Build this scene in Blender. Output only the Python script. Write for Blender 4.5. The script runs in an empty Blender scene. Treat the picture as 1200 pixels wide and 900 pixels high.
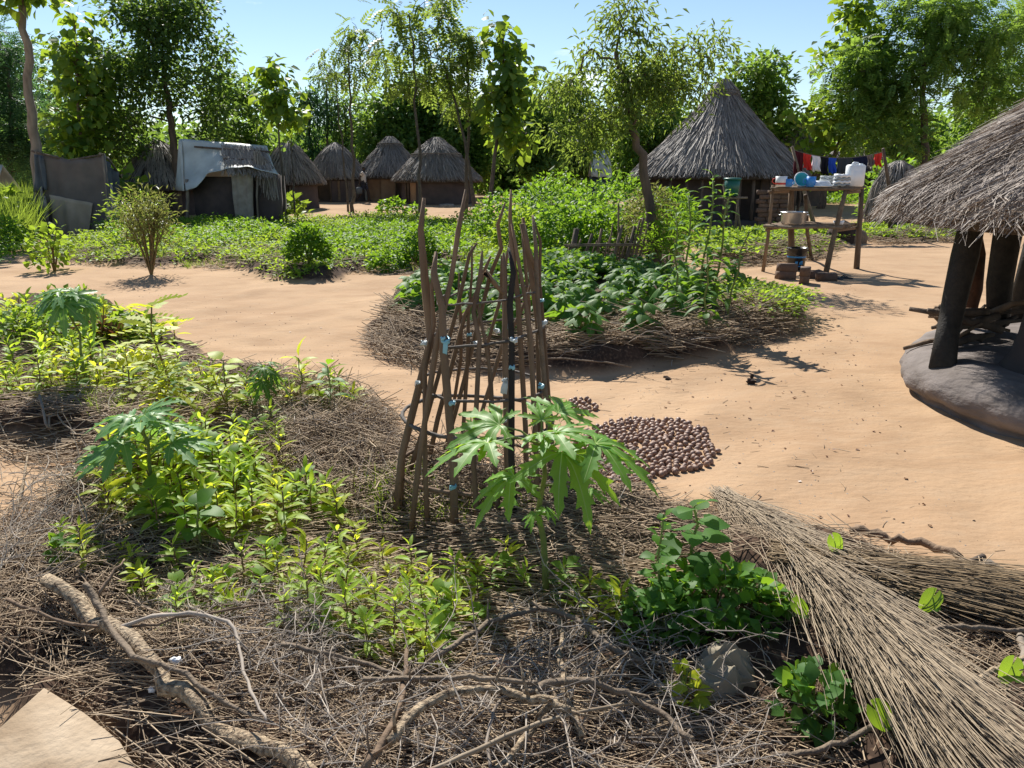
import bpy, math, random
import numpy as np
from mathutils import Vector, Matrix

rng = np.random.default_rng(11)
random.seed(11)
R = math.radians
SC = bpy.context.scene
COL = SC.collection

# ------------------------------------------------------------------ camera, sky, sun, exposure
CAM_H, PITCH = 1.65, R(15.78)
cam_d = bpy.data.cameras.new("camera")
cam_d.sensor_width, cam_d.lens = 36.0, 26.0
cam_d.clip_start, cam_d.clip_end = 0.05, 3000
cam = bpy.data.objects.new("camera", cam_d)
cam.location = (0, 0, CAM_H)
cam.rotation_euler = (R(90) - PITCH, 0, 0)
COL.objects.link(cam)
SC.camera = cam

SUN_EL, SUN_AZ = R(43), R(-17)            # azimuth from +Y towards +X
W = bpy.data.worlds.new("World"); SC.world = W
W.use_nodes = True
wn, wl = W.node_tree.nodes, W.node_tree.links
wn.clear()
w_out = wn.new("ShaderNodeOutputWorld"); w_bg = wn.new("ShaderNodeBackground")
sky = wn.new("ShaderNodeTexSky"); sky.sky_type = 'NISHITA'; sky.sun_disc = False
sky.sun_elevation, sky.sun_rotation = SUN_EL, SUN_AZ
sky.air_density, sky.dust_density, sky.ozone_density = 1.0, 0.0, 1.8
w_bg.inputs[1].default_value = 0.077
geo = wn.new("ShaderNodeTexCoord")
mp = wn.new("ShaderNodeMapping"); mp.inputs['Scale'].default_value = (2.2, 2.2, 9.0)
mp.inputs['Location'].default_value = (0.35, 0.0, 0.2)
nz = wn.new("ShaderNodeTexNoise"); nz.inputs['Scale'].default_value = 2.0; nz.inputs['Detail'].default_value = 7
nz.inputs['Roughness'].default_value = 0.55
rp = wn.new("ShaderNodeValToRGB")
rp.color_ramp.elements[0].position, rp.color_ramp.elements[1].position = 0.63, 0.80
mx = wn.new("ShaderNodeMix"); mx.data_type = 'RGBA'
mx.inputs[7].default_value = (12, 12.3, 12.6, 1)
wl.new(geo.outputs['Generated'], mp.inputs[0]); wl.new(mp.outputs[0], nz.inputs[0])
wl.new(nz.outputs[0], rp.inputs[0]); wl.new(rp.outputs[0], mx.inputs[0])
wl.new(sky.outputs[0], mx.inputs[6]); wl.new(mx.outputs[2], w_bg.inputs[0]); wl.new(w_bg.outputs[0], w_out.inputs[0])

sun_d = bpy.data.lights.new("sun", 'SUN'); sun_d.energy = 5.0; sun_d.angle = R(0.5); sun_d.color = (1.0, 0.955, 0.88)
sun = bpy.data.objects.new("sun", sun_d); COL.objects.link(sun)
sdir = Vector((math.sin(SUN_AZ) * math.cos(SUN_EL), math.cos(SUN_AZ) * math.cos(SUN_EL), math.sin(SUN_EL)))
sun.rotation_euler = (-sdir).to_track_quat('-Z', 'Y').to_euler()
SC.view_settings.view_transform = 'Standard'; SC.view_settings.look = 'None'
SC.view_settings.exposure = 0.74; SC.view_settings.gamma = 1.0
SC.cycles.max_bounces = 10; SC.cycles.transparent_max_bounces = 6
SC.cycles.diffuse_bounces = 6; SC.cycles.transmission_bounces = 6

# ------------------------------------------------------------------ placing: photo pixel -> world point
CP, SP, F = math.cos(PITCH), math.sin(PITCH), 1200 * 26 / 36
def ray(px, py):
    u, v = (px - 600) / F, -(py - 450) / F
    return np.array([u, CP + v * SP, -SP + v * CP])
def pt(px, py, Y):
    d = ray(px, py); t = Y / d[1]
    return np.array([d[0] * t, Y, CAM_H + d[2] * t])
def flat(px, py, z=0.0):
    d = ray(px, py); t = (z - CAM_H) / min(d[2], -0.004)
    return np.array([d[0] * t, d[1] * t, z])

# ------------------------------------------------------------------ geometry accumulator
def nrm(a):
    a = np.asarray(a, float); return a / np.maximum(np.linalg.norm(a, axis=-1, keepdims=True), 1e-9)
class G:
    def __init__(s): s.V, s.F3, s.F4, s.m3, s.m4, s.n = [], [], [], [], [], 0
    def add(s, V, Fc, m=0):
        V = np.asarray(V, float).reshape(-1, 3); Fc = np.asarray(Fc, np.int64)
        if len(Fc) == 0: return s
        if Fc.shape[1] == 3: s.F3.append(Fc + s.n); s.m3.append(np.full(len(Fc), m))
        else: s.F4.append(Fc + s.n); s.m4.append(np.full(len(Fc), m))
        s.V.append(V); s.n += len(V); return s
    def tube(s, pts, rad, sides=6, m=0, cap=True, wob=0.0):
        P = np.asarray(pts, float); k = len(P); r = np.broadcast_to(np.asarray(rad, float), (k,))
        T = np.gradient(P, axis=0) if k > 2 else np.repeat((P[1:] - P[:1]), 2, 0)
        T = nrm(T); a = np.array([0, 0, 1.0]) if abs(T[0][2]) < .9 else np.array([1.0, 0, 0])
        N = np.empty_like(P); N[0] = nrm(np.cross(T[0], a))
        for i in range(1, k):
            v = N[i - 1] - T[i] * N[i - 1].dot(T[i]); N[i] = nrm(v)
        B = np.cross(T, N); an = np.arange(sides) / sides * 2 * math.pi
        rr = r[:, None] * (1 + (rng.normal(0, wob, (k, sides)) if wob else 0))
        V = P[:, None] + rr[..., None] * (N[:, None] * np.cos(an)[None, :, None] + B[:, None] * np.sin(an)[None, :, None])
        i = np.arange(k - 1)[:, None] * sides; j = np.arange(sides)[None]; j2 = (j + 1) % sides
        Q = np.stack([i + j, i + j2, i + sides + j2, i + sides + j], -1).reshape(-1, 4)
        base = s.n; s.add(V, Q, m)
        if cap:
            e = np.arange(1, sides - 1)
            c0 = np.stack([np.zeros_like(e), e + 1, e], -1); c1 = np.stack([np.zeros_like(e), e, e + 1], -1) + (k - 1) * sides
            s.F3.append(np.vstack([c0, c1]) + base); s.m3.append(np.full(2 * len(e), m))
        return s
    def inst(s, tV, tF, pos, fr, sc, m=0):
        tV = np.asarray(tV, float); pos = np.asarray(pos, float); k = len(pos)
        if k == 0: return s
        sc = np.asarray(sc, float)
        if sc.ndim == 1: sc = np.repeat(sc[:, None], 3, 1)
        V = np.einsum('kij,knj->kni', fr, tV[None] * sc[:, None]) + pos[:, None]
        for f in (tF if isinstance(tF, list) else [tF]):
            f = np.asarray(f); Fc = (f[None] + (np.arange(k) * len(tV))[:, None, None]).reshape(-1, f.shape[1])
            if f.shape[1] == 3: s.F3.append(Fc + s.n); s.m3.append(np.full(len(Fc), m))
            else: s.F4.append(Fc + s.n); s.m4.append(np.full(len(Fc), m))
        s.V.append(V.reshape(-1, 3)); s.n += k * len(tV); return s
    def box(s, c, size, rz=0.0, m=0, bev=0.0, jit=0.0):
        sx, sy, sz = np.asarray(size, float) / 2
        b = min(bev, sx * .6, sy * .6, sz * .6)
        V = []
        for z in ((-sz, b), (-sz + b, 0), (sz - b, 0), (sz, b)):
            x, y, q = sx - z[1], sy - z[1], b
            V += [(-x + q, -y, z[0]), (x - q, -y, z[0]), (x, -y + q, z[0]), (x, y - q, z[0]), (x - q, y, z[0]), (-x + q, y, z[0]), (-x, y - q, z[0]), (-x, -y + q, z[0])]
        V = np.array(V) + (rng.normal(0, jit, (32, 3)) if jit else 0)
        ca, sa = math.cos(rz), math.sin(rz)
        V = V @ np.array([[ca, sa, 0], [-sa, ca, 0], [0, 0, 1]]) + np.asarray(c)
        Q = [[i * 8 + j, i * 8 + (j + 1) % 8, i * 8 + 8 + (j + 1) % 8, i * 8 + 8 + j] for i in range(3) for j in range(8)]
        base = s.n; s.add(V, Q, m)
        T = [[0, k + 1, k] for k in range(1, 7)] + [[24, 24 + k, 25 + k] for k in range(1, 7)]
        s.F3.append(np.array(T) + base); s.m3.append(np.full(12, m)); return s
    def lathe(s, prof, c=(0, 0, 0), n=24, m=0, fn=None, cap=False):
        prof = np.asarray(prof, float); a = np.arange(n) / n * 2 * math.pi
        V = np.stack([prof[:, None, 0] * np.cos(a), prof[:, None, 0] * np.sin(a), np.repeat(prof[:, 1:2], n, 1)], -1)
        if fn is not None: V = fn(V, a)
        V = V + np.asarray(c); k = len(prof)
        i = np.arange(k - 1)[:, None] * n; j = np.arange(n)[None]; j2 = (j + 1) % n
        Q = np.stack([i + j, i + j2, i + n + j2, i + n + j], -1).reshape(-1, 4)
        base = s.n; s.add(V.reshape(-1, 3), Q, m)
        if cap:
            e = np.arange(1, n - 1)
            s.F3.append(np.vstack([np.stack([0 * e, e + 1, e], -1), np.stack([0 * e, e, e + 1], -1) + (k - 1) * n]) + base)
            s.m3.append(np.full(2 * len(e), m))
        return s
    def mesh(s, name, mats, smooth=False):
        me = bpy.data.meshes.new(name); V = np.vstack(s.V)
        f3 = np.vstack(s.F3) if s.F3 else np.zeros((0, 3), np.int64); f4 = np.vstack(s.F4) if s.F4 else np.zeros((0, 4), np.int64)
        me.vertices.add(len(V)); me.vertices.foreach_set("co", V.astype(np.float32).ravel())
        me.loops.add(f3.size + f4.size)
        me.loops.foreach_set("vertex_index", np.concatenate([f3.ravel(), f4.ravel()]).astype(np.int32))
        me.polygons.add(len(f3) + len(f4))
        ls = np.concatenate([np.arange(len(f3)) * 3, f3.size + np.arange(len(f4)) * 4]).astype(np.int32)
        me.polygons.foreach_set("loop_start", ls)
        for mt in (mats if isinstance(mats, (list, tuple)) else [mats]): me.materials.append(mt)
        mi = np.concatenate((s.m3 or [np.zeros(0)]) + (s.m4 or [np.zeros(0)])).astype(np.int32)
        me.polygons.foreach_set("material_index", mi)
        if smooth: me.polygons.foreach_set("use_smooth", np.ones(len(mi), bool))
        me.update(calc_edges=True); return me
    def obj(s, name, mats, parent=None, smooth=False, **kw):
        o = bpy.data.objects.new(name, s.mesh(name, mats, smooth)); COL.objects.link(o); o.parent = parent
        for k, v in kw.items(): o[k] = v
        return o

def empty(name, label, cat, loc=(0, 0, 0), rz=0.0, group=None):
    o = bpy.data.objects.new(name, None); o.empty_display_size = .1; COL.objects.link(o)
    o.location = tuple(float(c) for c in loc); o.rotation_euler = (0, 0, rz); return tag(o, label, cat, group)
def tag(o, label, cat, group=None):
    o['label'] = label; o['category'] = cat
    if group: o['group'] = group
    return o
def child(name, me, parent, M=None):
    o = bpy.data.objects.new(name, me); COL.objects.link(o); o.parent = parent
    if M is not None: o.matrix_basis = M
    return o
def copy_tree(o, kids, parent=None):
    c = o.copy(); COL.objects.link(c)
    if parent is not None: c.parent = parent
    for ch in kids.get(o, ()): copy_tree(ch, kids, c)
    return c
def kids_of(o):
    d = {}
    for x in COL.objects:
        if x.parent is not None: d.setdefault(x.parent, []).append(x)
    return d
def frames(y, up):
    y = nrm(y); x = nrm(np.cross(y, up)); z = np.cross(x, y); return np.stack([x, y, z], -1)
def Mx(p, fr, sc=1.0):
    M = Matrix([[fr[i][j] * sc for j in range(3)] + [p[i]] for i in range(3)] + [[0, 0, 0, 1]]); return M

# ------------------------------------------------------------------ materials
def nodes(name):
    m = bpy.data.materials.new(name); m.use_nodes = True; t = m.node_tree
    return m, t.nodes, t.links, t.nodes["Principled BSDF"]
def mat(name, c1, c2=None, scale=8.0, rough=.85, bump=0.0, bscale=None, spec=.25, stretch=(1, 1, 1), island=0.0, metal=0.0, detail=5):
    m, n, l, b = nodes(name); c2 = c2 or tuple(x * .65 for x in c1)
    tc = n.new("ShaderNodeTexCoord"); mp = n.new("ShaderNodeMapping"); mp.inputs['Scale'].default_value = stretch
    nz = n.new("ShaderNodeTexNoise"); nz.inputs['Scale'].default_value = scale; nz.inputs['Detail'].default_value = detail
    rp = n.new("ShaderNodeMapRange"); rp.inputs[1].default_value, rp.inputs[2].default_value = .32, .68
    mx = n.new("ShaderNodeMix"); mx.data_type = 'RGBA'
    mx.inputs[6].default_value = (*c1, 1); mx.inputs[7].default_value = (*c2, 1)
    l.new(tc.outputs['Object'], mp.inputs[0]); l.new(mp.outputs[0], nz.inputs[0]); l.new(nz.outputs[0], rp.inputs[0])
    fac = rp.outputs[0]
    if island:
        g = n.new("ShaderNodeNewGeometry"); oi = n.new("ShaderNodeObjectInfo")
        a = n.new("ShaderNodeMath"); a.operation = 'ADD'; l.new(g.outputs['Random Per Island'], a.inputs[0]); l.new(oi.outputs['Random'], a.inputs[1])
        f = n.new("ShaderNodeMath"); f.operation = 'FRACT'; l.new(a.outputs[0], f.inputs[0])
        q = n.new("ShaderNodeMix"); q.inputs[0].default_value = island; l.new(fac, q.inputs[2]); l.new(f.outputs[0], q.inputs[3]); fac = q.outputs[0]
    l.new(fac, mx.inputs[0]); l.new(mx.outputs[2], b.inputs['Base Color'])
    b.inputs['Roughness'].default_value = rough; b.inputs['Specular IOR Level'].default_value = spec; b.inputs['Metallic'].default_value = metal
    if bump:
        n2 = n.new("ShaderNodeTexNoise"); n2.inputs['Scale'].default_value = bscale or scale * 3; n2.inputs['Detail'].default_value = 6
        l.new(mp.outputs[0], n2.inputs[0]); bp = n.new("ShaderNodeBump"); bp.inputs['Strength'].default_value = bump; bp.inputs['Distance'].default_value = .02
        l.new(n2.outputs[0], bp.inputs['Height']); l.new(bp.outputs[0], b.inputs['Normal'])
    return m
def leafmat(name, c1, c2, tr, fac=.45, rough=.42, spec=.45):
    m, n, l, b = nodes(name)
    g = n.new("ShaderNodeNewGeometry"); oi = n.new("ShaderNodeObjectInfo")
    a = n.new("ShaderNodeMath"); a.operation = 'ADD'; l.new(g.outputs['Random Per Island'], a.inputs[0]); l.new(oi.outputs['Random'], a.inputs[1])
    f = n.new("ShaderNodeMath"); f.operation = 'FRACT'; l.new(a.outputs[0], f.inputs[0])
    mx = n.new("ShaderNodeMix"); mx.data_type = 'RGBA'; mx.inputs[6].default_value = (*c1, 1); mx.inputs[7].default_value = (*c2, 1)
    tc = n.new("ShaderNodeTexCoord"); nz = n.new("ShaderNodeTexNoise"); nz.inputs['Scale'].default_value = 22; l.new(tc.outputs['Object'], nz.inputs[0])
    q = n.new("ShaderNodeMix"); q.inputs[0].default_value = .3; l.new(f.outputs[0], q.inputs[2]); l.new(nz.outputs[0], q.inputs[3])
    l.new(q.outputs[0], mx.inputs[0]); l.new(mx.outputs[2], b.inputs['Base Color'])
    b.inputs['Roughness'].default_value = rough; b.inputs['Specular IOR Level'].default_value = spec
    t = n.new("ShaderNodeBsdfTranslucent"); m2 = n.new("ShaderNodeMix"); m2.data_type = 'RGBA'; m2.inputs[6].default_value = (*tr, 1); m2.inputs[7].default_value = (*(x * .6 for x in tr), 1)
    l.new(f.outputs[0], m2.inputs[0]); l.new(m2.outputs[2], t.inputs[0])
    s = n.new("ShaderNodeMixShader"); s.inputs[0].default_value = fac
    o = n["Material Output"]; l.new(b.outputs[0], s.inputs[1]); l.new(t.outputs[0], s.inputs[2]); l.new(s.outputs[0], o.inputs[0])
    return m

M = {}
M['bark'] = mat('bark', (.16, .12, .09), (.07, .055, .045), 10, .9, .6, 30, stretch=(1, 1, .25))
M['palebark'] = mat('pale_bark', (.30, .25, .20), (.16, .13, .10), 8, .9, .4, 30, stretch=(1, 1, .3))
M['thinbark'] = mat('thin_bark', (.13, .11, .085), (.07, .06, .05), 9, .9, .3)
M['stick'] = mat('stick_wood', (.27, .185, .12), (.10, .068, .045), 14, .85, .6, 40, stretch=(1, 1, .2), island=.45)
M['greystick'] = mat('grey_stick', (.26, .20, .14), (.12, .09, .065), 14, .85, .6, 60, island=.4)
M['blackstick'] = mat('charred_stick', (.02, .018, .016), (.035, .03, .025), 20, .7, .3)
M['log'] = mat('log_bark', (.50, .39, .26), (.12, .08, .05), 60, .85, .9, 90)
M['twig'] = mat('dry_twig', (.54, .47, .39), (.18, .14, .11), 20, .8, 0, island=.75)
M['straw'] = mat('straw', (.50, .38, .25), (.125, .084, .055), 9, .75, 0, island=.8)
M['reed'] = mat('reed', (.44, .345, .23), (.17, .125, .08), 5, .65, 0, island=.75, spec=.4)
M['reeddark'] = mat('weathered_reed', (.36, .26, .15), (.12, .085, .05), 5, .7, 0, island=.75)
M['thatch'] = mat('thatch_straw', (.40, .35, .30), (.125, .105, .092), 1.2, .62, 0, island=.75, spec=.35)
M['thatchnear'] = mat('grey_thatch_straw', (.47, .39, .32), (.13, .10, .082), 3, .62, 0, island=.8, spec=.35)
M['thatchbase'] = mat('thatch_base', (.085, .068, .055), (.04, .032, .026), 14, .95, .8, 60)
M['mud'] = mat('grey_mud', (.21, .18, .165), (.135, .113, .10), 4.5, .9, .9, 11, stretch=(1, 1, 2))
M['mudwall'] = mat('dark_mud_wall', (.105, .08, .074), (.07, .056, .055), 3, .92, .4, 20)
M['tanwall'] = mat('tan_mud_wall', (.30, .20, .13), (.22, .14, .095), 3, .92, .3, 20)
M['brick'] = mat('mud_brick', (.17, .115, .085), (.10, .07, .055), 18, .92, .5, 50, island=.5)
M['door'] = mat('doorway_shade', (.03, .026, .024), (.05, .04, .035), 4, .9)  # near-black colour standing in for the shade inside open doorways
M['tarp'] = mat('white_tarpaulin', (.54, .56, .52), (.38, .39, .36), 2.2, .55, .25, 9)
M['sack'] = mat('beige_sacking', (.34, .30, .25), (.25, .21, .17), 6, .9, .3, 60)
M['tent'] = mat('brown_canvas', (.17, .145, .13), (.125, .108, .098), 2.5, .9, .3, 30)
M['tentpatch'] = mat('tan_canvas_patch', (.46, .37, .28), (.36, .29, .21), 2.5, .9, .2, 30)
M['tentblue'] = mat('slate_canvas', (.13, .145, .16), (.08, .088, .10), 3, .85, .3, 20)
M['rag'] = mat('pale_rag', (.42, .37, .31), (.18, .15, .13), 7, .9)
M['nut'] = mat('shea_nut', (.36, .22, .15), (.17, .098, .07), 25, .5, .2, 60, island=.6, spec=.45)
M['clod'] = mat('dark_clod', (.06, .035, .024), (.025, .017, .013), 20, .9, .6)
M['stone'] = mat('stone', (.34, .29, .24), (.2, .17, .14), 9, .9, .4, 30)
M['slab'] = mat('pale_slab', (.44, .35, .25), (.24, .17, .105), 4, .9, .5, 30)
M['cloth'] = mat('grey_cloth', (.30, .26, .19), (.20, .17, .125), 5, .95)
M['blueplastic'] = mat('blue_tie', (.16, .42, .52), (.30, .55, .62), 12, .35, spec=.5)
M['paletie'] = mat('pale_tie', (.60, .66, .66), (.45, .5, .5), 12, .4, spec=.5)
M['greyrope'] = mat('grey_hoop', (.16, .14, .125), (.08, .07, .06), 20, .8, .3)
M['alu'] = mat('aluminium', (.72, .72, .72), (.6, .6, .6), 4, .33, metal=.85)
def plain(nm, c, rough=.4, spec=.5): M[nm] = mat(nm, c, tuple(x * .86 for x in c), 5, rough, spec=spec)
plain('white_plastic', (.80, .82, .84)); plain('blue_plastic', (.05, .27, .72)); plain('teal_plastic', (.05, .50, .55))
plain('black_plastic', (.018, .02, .024), .35); plain('red_paint', (.6, .06, .05)); plain('green_plastic', (.015, .12, .085), .4)
plain('band_blue', (.03, .22, .5), .4); plain('grey_fabric', (.36, .38, .38), .9, .2); plain('yellow_plastic', (.75, .42, .06))
for nm, c in dict(cloth_maroon=(.075, .015, .022), cloth_red=(.62, .05, .04), cloth_white=(.78, .78, .84), cloth_black=(.015, .016, .022), cloth_blue=(.03, .09, .5),
                  cloth_charcoal=(.045, .055, .07), cloth_grey=(.2, .16, .15), cloth_navy=(.015, .02, .05)).items(): plain(nm, c, .95, .1)
plain('skin', (.045, .026, .018), .55, .4); plain('hair', (.008, .007, .007), .9, .2); plain('shirt', (.62, .58, .54), .95, .1); plain('shorts', (.035, .04, .06), .95, .1)

M['L_seed'] = leafmat('seedling_leaf', (.46, .54, .045), (.33, .44, .035), (.86, .90, .06), .55, .5, .3)
M['L_seed2'] = leafmat('fresh_green_seedling_leaf', (.36, .50, .045), (.24, .39, .035), (.68, .86, .06), .54, .5, .3)
M['L_green'] = leafmat('green_leaf', (.10, .23, .03), (.055, .15, .02), (.34, .56, .03), .48, .52, .25)
M['L_pap'] = leafmat('papaya_leaf', (.16, .36, .05), (.12, .29, .045), (.56, .82, .05), .45, .48, .32)
M['L_pap2'] = leafmat('blue_green_papaya_leaf', (.14, .31, .09), (.11, .26, .075), (.34, .58, .07), .38, .48, .35)
M['L_okra'] = leafmat('okra_leaf', (.09, .21, .038), (.055, .145, .03), (.30, .50, .035), .45, .55, .22)
M['L_crop'] = leafmat('crop_leaf', (.17, .29, .035), (.09, .20, .025), (.50, .68, .05), .5, .55, .22)
M['L_bush'] = leafmat('bush_leaf', (.105, .235, .035), (.065, .165, .027), (.36, .59, .04), .5, .52, .25)
M['L_dark'] = leafmat('dark_tree_leaf', (.075, .145, .048), (.042, .095, .036), (.26, .40, .055), .48, .5, .25)
M['L_olive'] = leafmat('olive_tree_leaf', (.125, .195, .058), (.075, .135, .042), (.38, .50, .07), .5, .5, .25)
M['L_blue'] = leafmat('blue_green_leaf', (.055, .13, .06), (.04, .095, .045), (.16, .32, .08), .48, .5, .25)
M['L_teak'] = leafmat('teak_leaf', (.085, .19, .034), (.05, .12, .027), (.44, .60, .045), .5, .45, .35)
M['L_mid'] = leafmat('mid_green_tree_leaf', (.11, .205, .058), (.062, .14, .042), (.35, .53, .065), .5, .5, .25)
M['L_dry'] = leafmat('dry_bush_leaf', (.17, .17, .06), (.11, .13, .04), (.32, .34, .08), .45)
M['L_dead'] = leafmat('dead_leaf', (.20, .09, .045), (.10, .05, .03), (.25, .1, .04), .25)
M['L_grass'] = leafmat('grass_blade', (.14, .24, .035), (.09, .17, .03), (.42, .56, .06), .5)
M['stem'] = mat('green_stem', (.20, .25, .06), (.13, .16, .05), 20, .6)
M['vein'] = mat('leaf_vein', (.34, .46, .14), (.30, .40, .12), 20, .5)
M['redstem'] = mat('reddish_stem', (.18, .10, .05), (.12, .12, .04), 20, .7)

# ------------------------------------------------------------------ terrain
def poly(px): return np.array([flat(x, y)[:2] for x, y in px])
BEDS = {
 'front': (poly([(-160, 760), (0, 650), (75, 606), (128, 570), (150, 530), (120, 508), (0, 497), (-120, 494), (-260, 440), (-160, 372), (60, 352), (150, 372), (225, 398), (240, 430), (310, 447), (430, 470),
                 (468, 530), (560, 572), (690, 585), (790, 630), (850, 640), (960, 655), (1090, 690), (1260, 730), (1700, 800), (1900, 1100), (330, 1150), (150, 905), (120, 845), (40, 800), (-100, 780)]), .15, .16),
 'middle': (poly([(440, 378), (468, 352), (560, 330), (700, 326), (850, 352), (930, 374), (938, 386), (880, 408), (800, 428), (700, 437), (600, 428), (500, 406)]), .20, .3),
 'left': (poly([(30, 302), (60, 290), (150, 268), (320, 265), (430, 260), (490, 260), (540, 268), (565, 290), (545, 318), (450, 310), (380, 330), (320, 327), (250, 305), (180, 312), (100, 308)]), .16, .4),
 'back': (poly([(560, 322), (575, 262), (640, 242), (800, 262), (800, 310), (700, 326)]), .10, .4),
 'farright': (poly([(800, 280), (960, 272), (985, 288), (955, 303), (840, 310)]), .15, .35),
 'rightrear': (poly([(1000, 272), (1060, 262), (1105, 268), (1128, 281), (1090, 286), (1010, 285)]), .15, .35),
}
def sdist(P, poly):
    A, B = poly, np.roll(poly, -1, 0); d = np.full(len(P), 1e9); ins = np.zeros(len(P), bool)
    for a, b in zip(A, B):
        e = b - a; w = P - a; t = np.clip((w @ e) / (e @ e + 1e-12), 0, 1)
        d = np.minimum(d, np.linalg.norm(w - t[:, None] * e, axis=1))
        c = (a[1] > P[:, 1]) != (b[1] > P[:, 1])
        with np.errstate(divide='ignore', invalid='ignore'): xi = (b[0] - a[0]) * (P[:, 1] - a[1]) / (b[1] - a[1]) + a[0]
        ins ^= c & (P[:, 0] < xi)
    return np.where(ins, d, -d)
def sm(x): x = np.clip(x, 0, 1); return x * x * (3 - 2 * x)
_wv = [(rng.uniform(-1, 1, 2) * f, rng.uniform(0, 6.28), a) for f, a in ((.5, .03), (.8, .02), (1.4, .014), (2.3, .01), (3.7, .007), (6, .005), (9, .004), (14, .003)) for _ in range(3)]
_wb = [(rng.uniform(-1, 1, 2) * f, rng.uniform(0, 6.28), a) for f, a in ((4, .02), (8, .015), (15, .010), (25, .006)) for _ in range(4)]
def wav(P, ws): return sum(a * np.sin(P @ k + ph) for k, ph, a in ws)
def terrain(P):
    P = np.asarray(P, float).reshape(-1, 2); near = np.exp(-np.maximum(P[:, 1] - 3, 0) / 40)
    z = wav(P, _wv) * near * .8 + .38 * sm((P[:, 1] - 24) / 14); soil = np.zeros(len(P))
    wob = wav(P, _wb) * 1.4
    for nm, (pl, h, fall) in BEDS.items():
        lo, hi = pl.min(0) - 1, pl.max(0) + 1
        k = ((P > lo) & (P < hi)).all(1)
        if not k.any(): continue
        d = sdist(P[k], pl) + wob[k]; s = sm(d / fall + .35)
        z[k] += h * s + s * wav(P[k], _wb) * .8; soil[k] = np.maximum(soil[k], sm(d / .30 + .6))
    return z, soil
def H(x, y): return float(terrain([[x, y]])[0][0])
def at(px, py, dz=0.0):
    z = 0.0
    for _ in range(6):
        p = flat(px, py, z + dz); z = H(p[0], p[1])
    return np.array([p[0], p[1], z + dz])

def graded(lo, hi, step, core, grow):
    a = list(np.arange(core[0], core[1] + 1e-6, step)); s = step
    while a[-1] < hi: s *= grow; a.append(a[-1] + s)
    s = step; b = []
    x = core[0]
    while x > lo: s *= grow; x -= s; b.append(x)
    return np.array(b[::-1] + a)
gx = graded(-700, 700, .05, (-3.4, 4.2), 1.045); gy = graded(-60, 1500, .05, (1.2, 8.6), 1.03)
XX, YY = np.meshgrid(gx, gy); GP = np.stack([XX.ravel(), YY.ravel()], 1)
gz, gs = terrain(GP)
nx, ny = len(gx), len(gy)
i, j = np.meshgrid(np.arange(nx - 1), np.arange(ny - 1)); q = (j * nx + i).ravel()
m_g, n, l, b = nodes('sandy_ground')
at_ = n.new("ShaderNodeAttribute"); at_.attribute_name = 'soil'
tc = n.new("ShaderNodeTexCoord")
def noise(sc, det=6, st=(1, 1, 1)):
    mp_ = n.new("ShaderNodeMapping"); mp_.inputs['Scale'].default_value = st; l.new(tc.outputs['Object'], mp_.inputs[0])
    x = n.new("ShaderNodeTexNoise"); x.inputs['Scale'].default_value = sc; x.inputs['Detail'].default_value = det; l.new(mp_.outputs[0], x.inputs[0]); return x.outputs[0]
def cmix(f, a, c, lo=.35, hi=.65):
    r_ = n.new("ShaderNodeMapRange"); r_.inputs[1].default_value, r_.inputs[2].default_value = lo, hi; l.new(f, r_.inputs[0])
    x = n.new("ShaderNodeMix"); x.data_type = 'RGBA'; l.new(r_.outputs[0], x.inputs[0])
    for s_, v in ((6, a), (7, c)):
        if isinstance(v, tuple): x.inputs[s_].default_value = (*v, 1)
        else: l.new(v, x.inputs[s_])
    return x.outputs[2]
sand = cmix(noise(.7, 8), (.45, .305, .185), (.37, .24, .142))
sand = cmix(noise(5, 8, (1, 2.2, 1)), sand, (.41, .285, .18), .45, .8)
sand = cmix(noise(1.7, 9, (1, 1.8, 1)), sand, (.30, .19, .11), .50, .82)
sand = cmix(noise(28, 6), sand, (.36, .235, .14), .55, .9)
sand = cmix(noise(90, 3), sand, (.30, .18, .105), .60, .8)
soilc = cmix(noise(6, 8), (.085, .054, .037), (.04, .027, .02))
soilc = cmix(noise(40, 4), soilc, (.16, .10, .066), .5, .75)
l.new(cmix(at_.outputs['Fac'], sand, soilc, .3, .75), b.inputs['Base Color'])
b.inputs['Roughness'].default_value = .95; b.inputs['Specular IOR Level'].default_value = .1
bp = n.new("ShaderNodeBump"); bp.inputs['Strength'].default_value = .35; bp.inputs['Distance'].default_value = .02
ad = n.new("ShaderNodeMath"); ad.operation = 'ADD'; l.new(noise(14, 9, (1, 1.6, 1)), ad.inputs[0]); l.new(noise(3, 5), ad.inputs[1])
l.new(ad.outputs[0], bp.inputs['Height']); l.new(bp.outputs[0], b.inputs['Normal'])
gg = G().add(np.column_stack([GP, gz]), np.stack([q, q + 1, q + nx + 1, q + nx], 1))
ground = gg.obj('ground', m_g, smooth=True, kind='structure')
ground.data.attributes.new('soil', 'FLOAT', 'POINT').data.foreach_set('value', gs.astype(np.float32))

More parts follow.
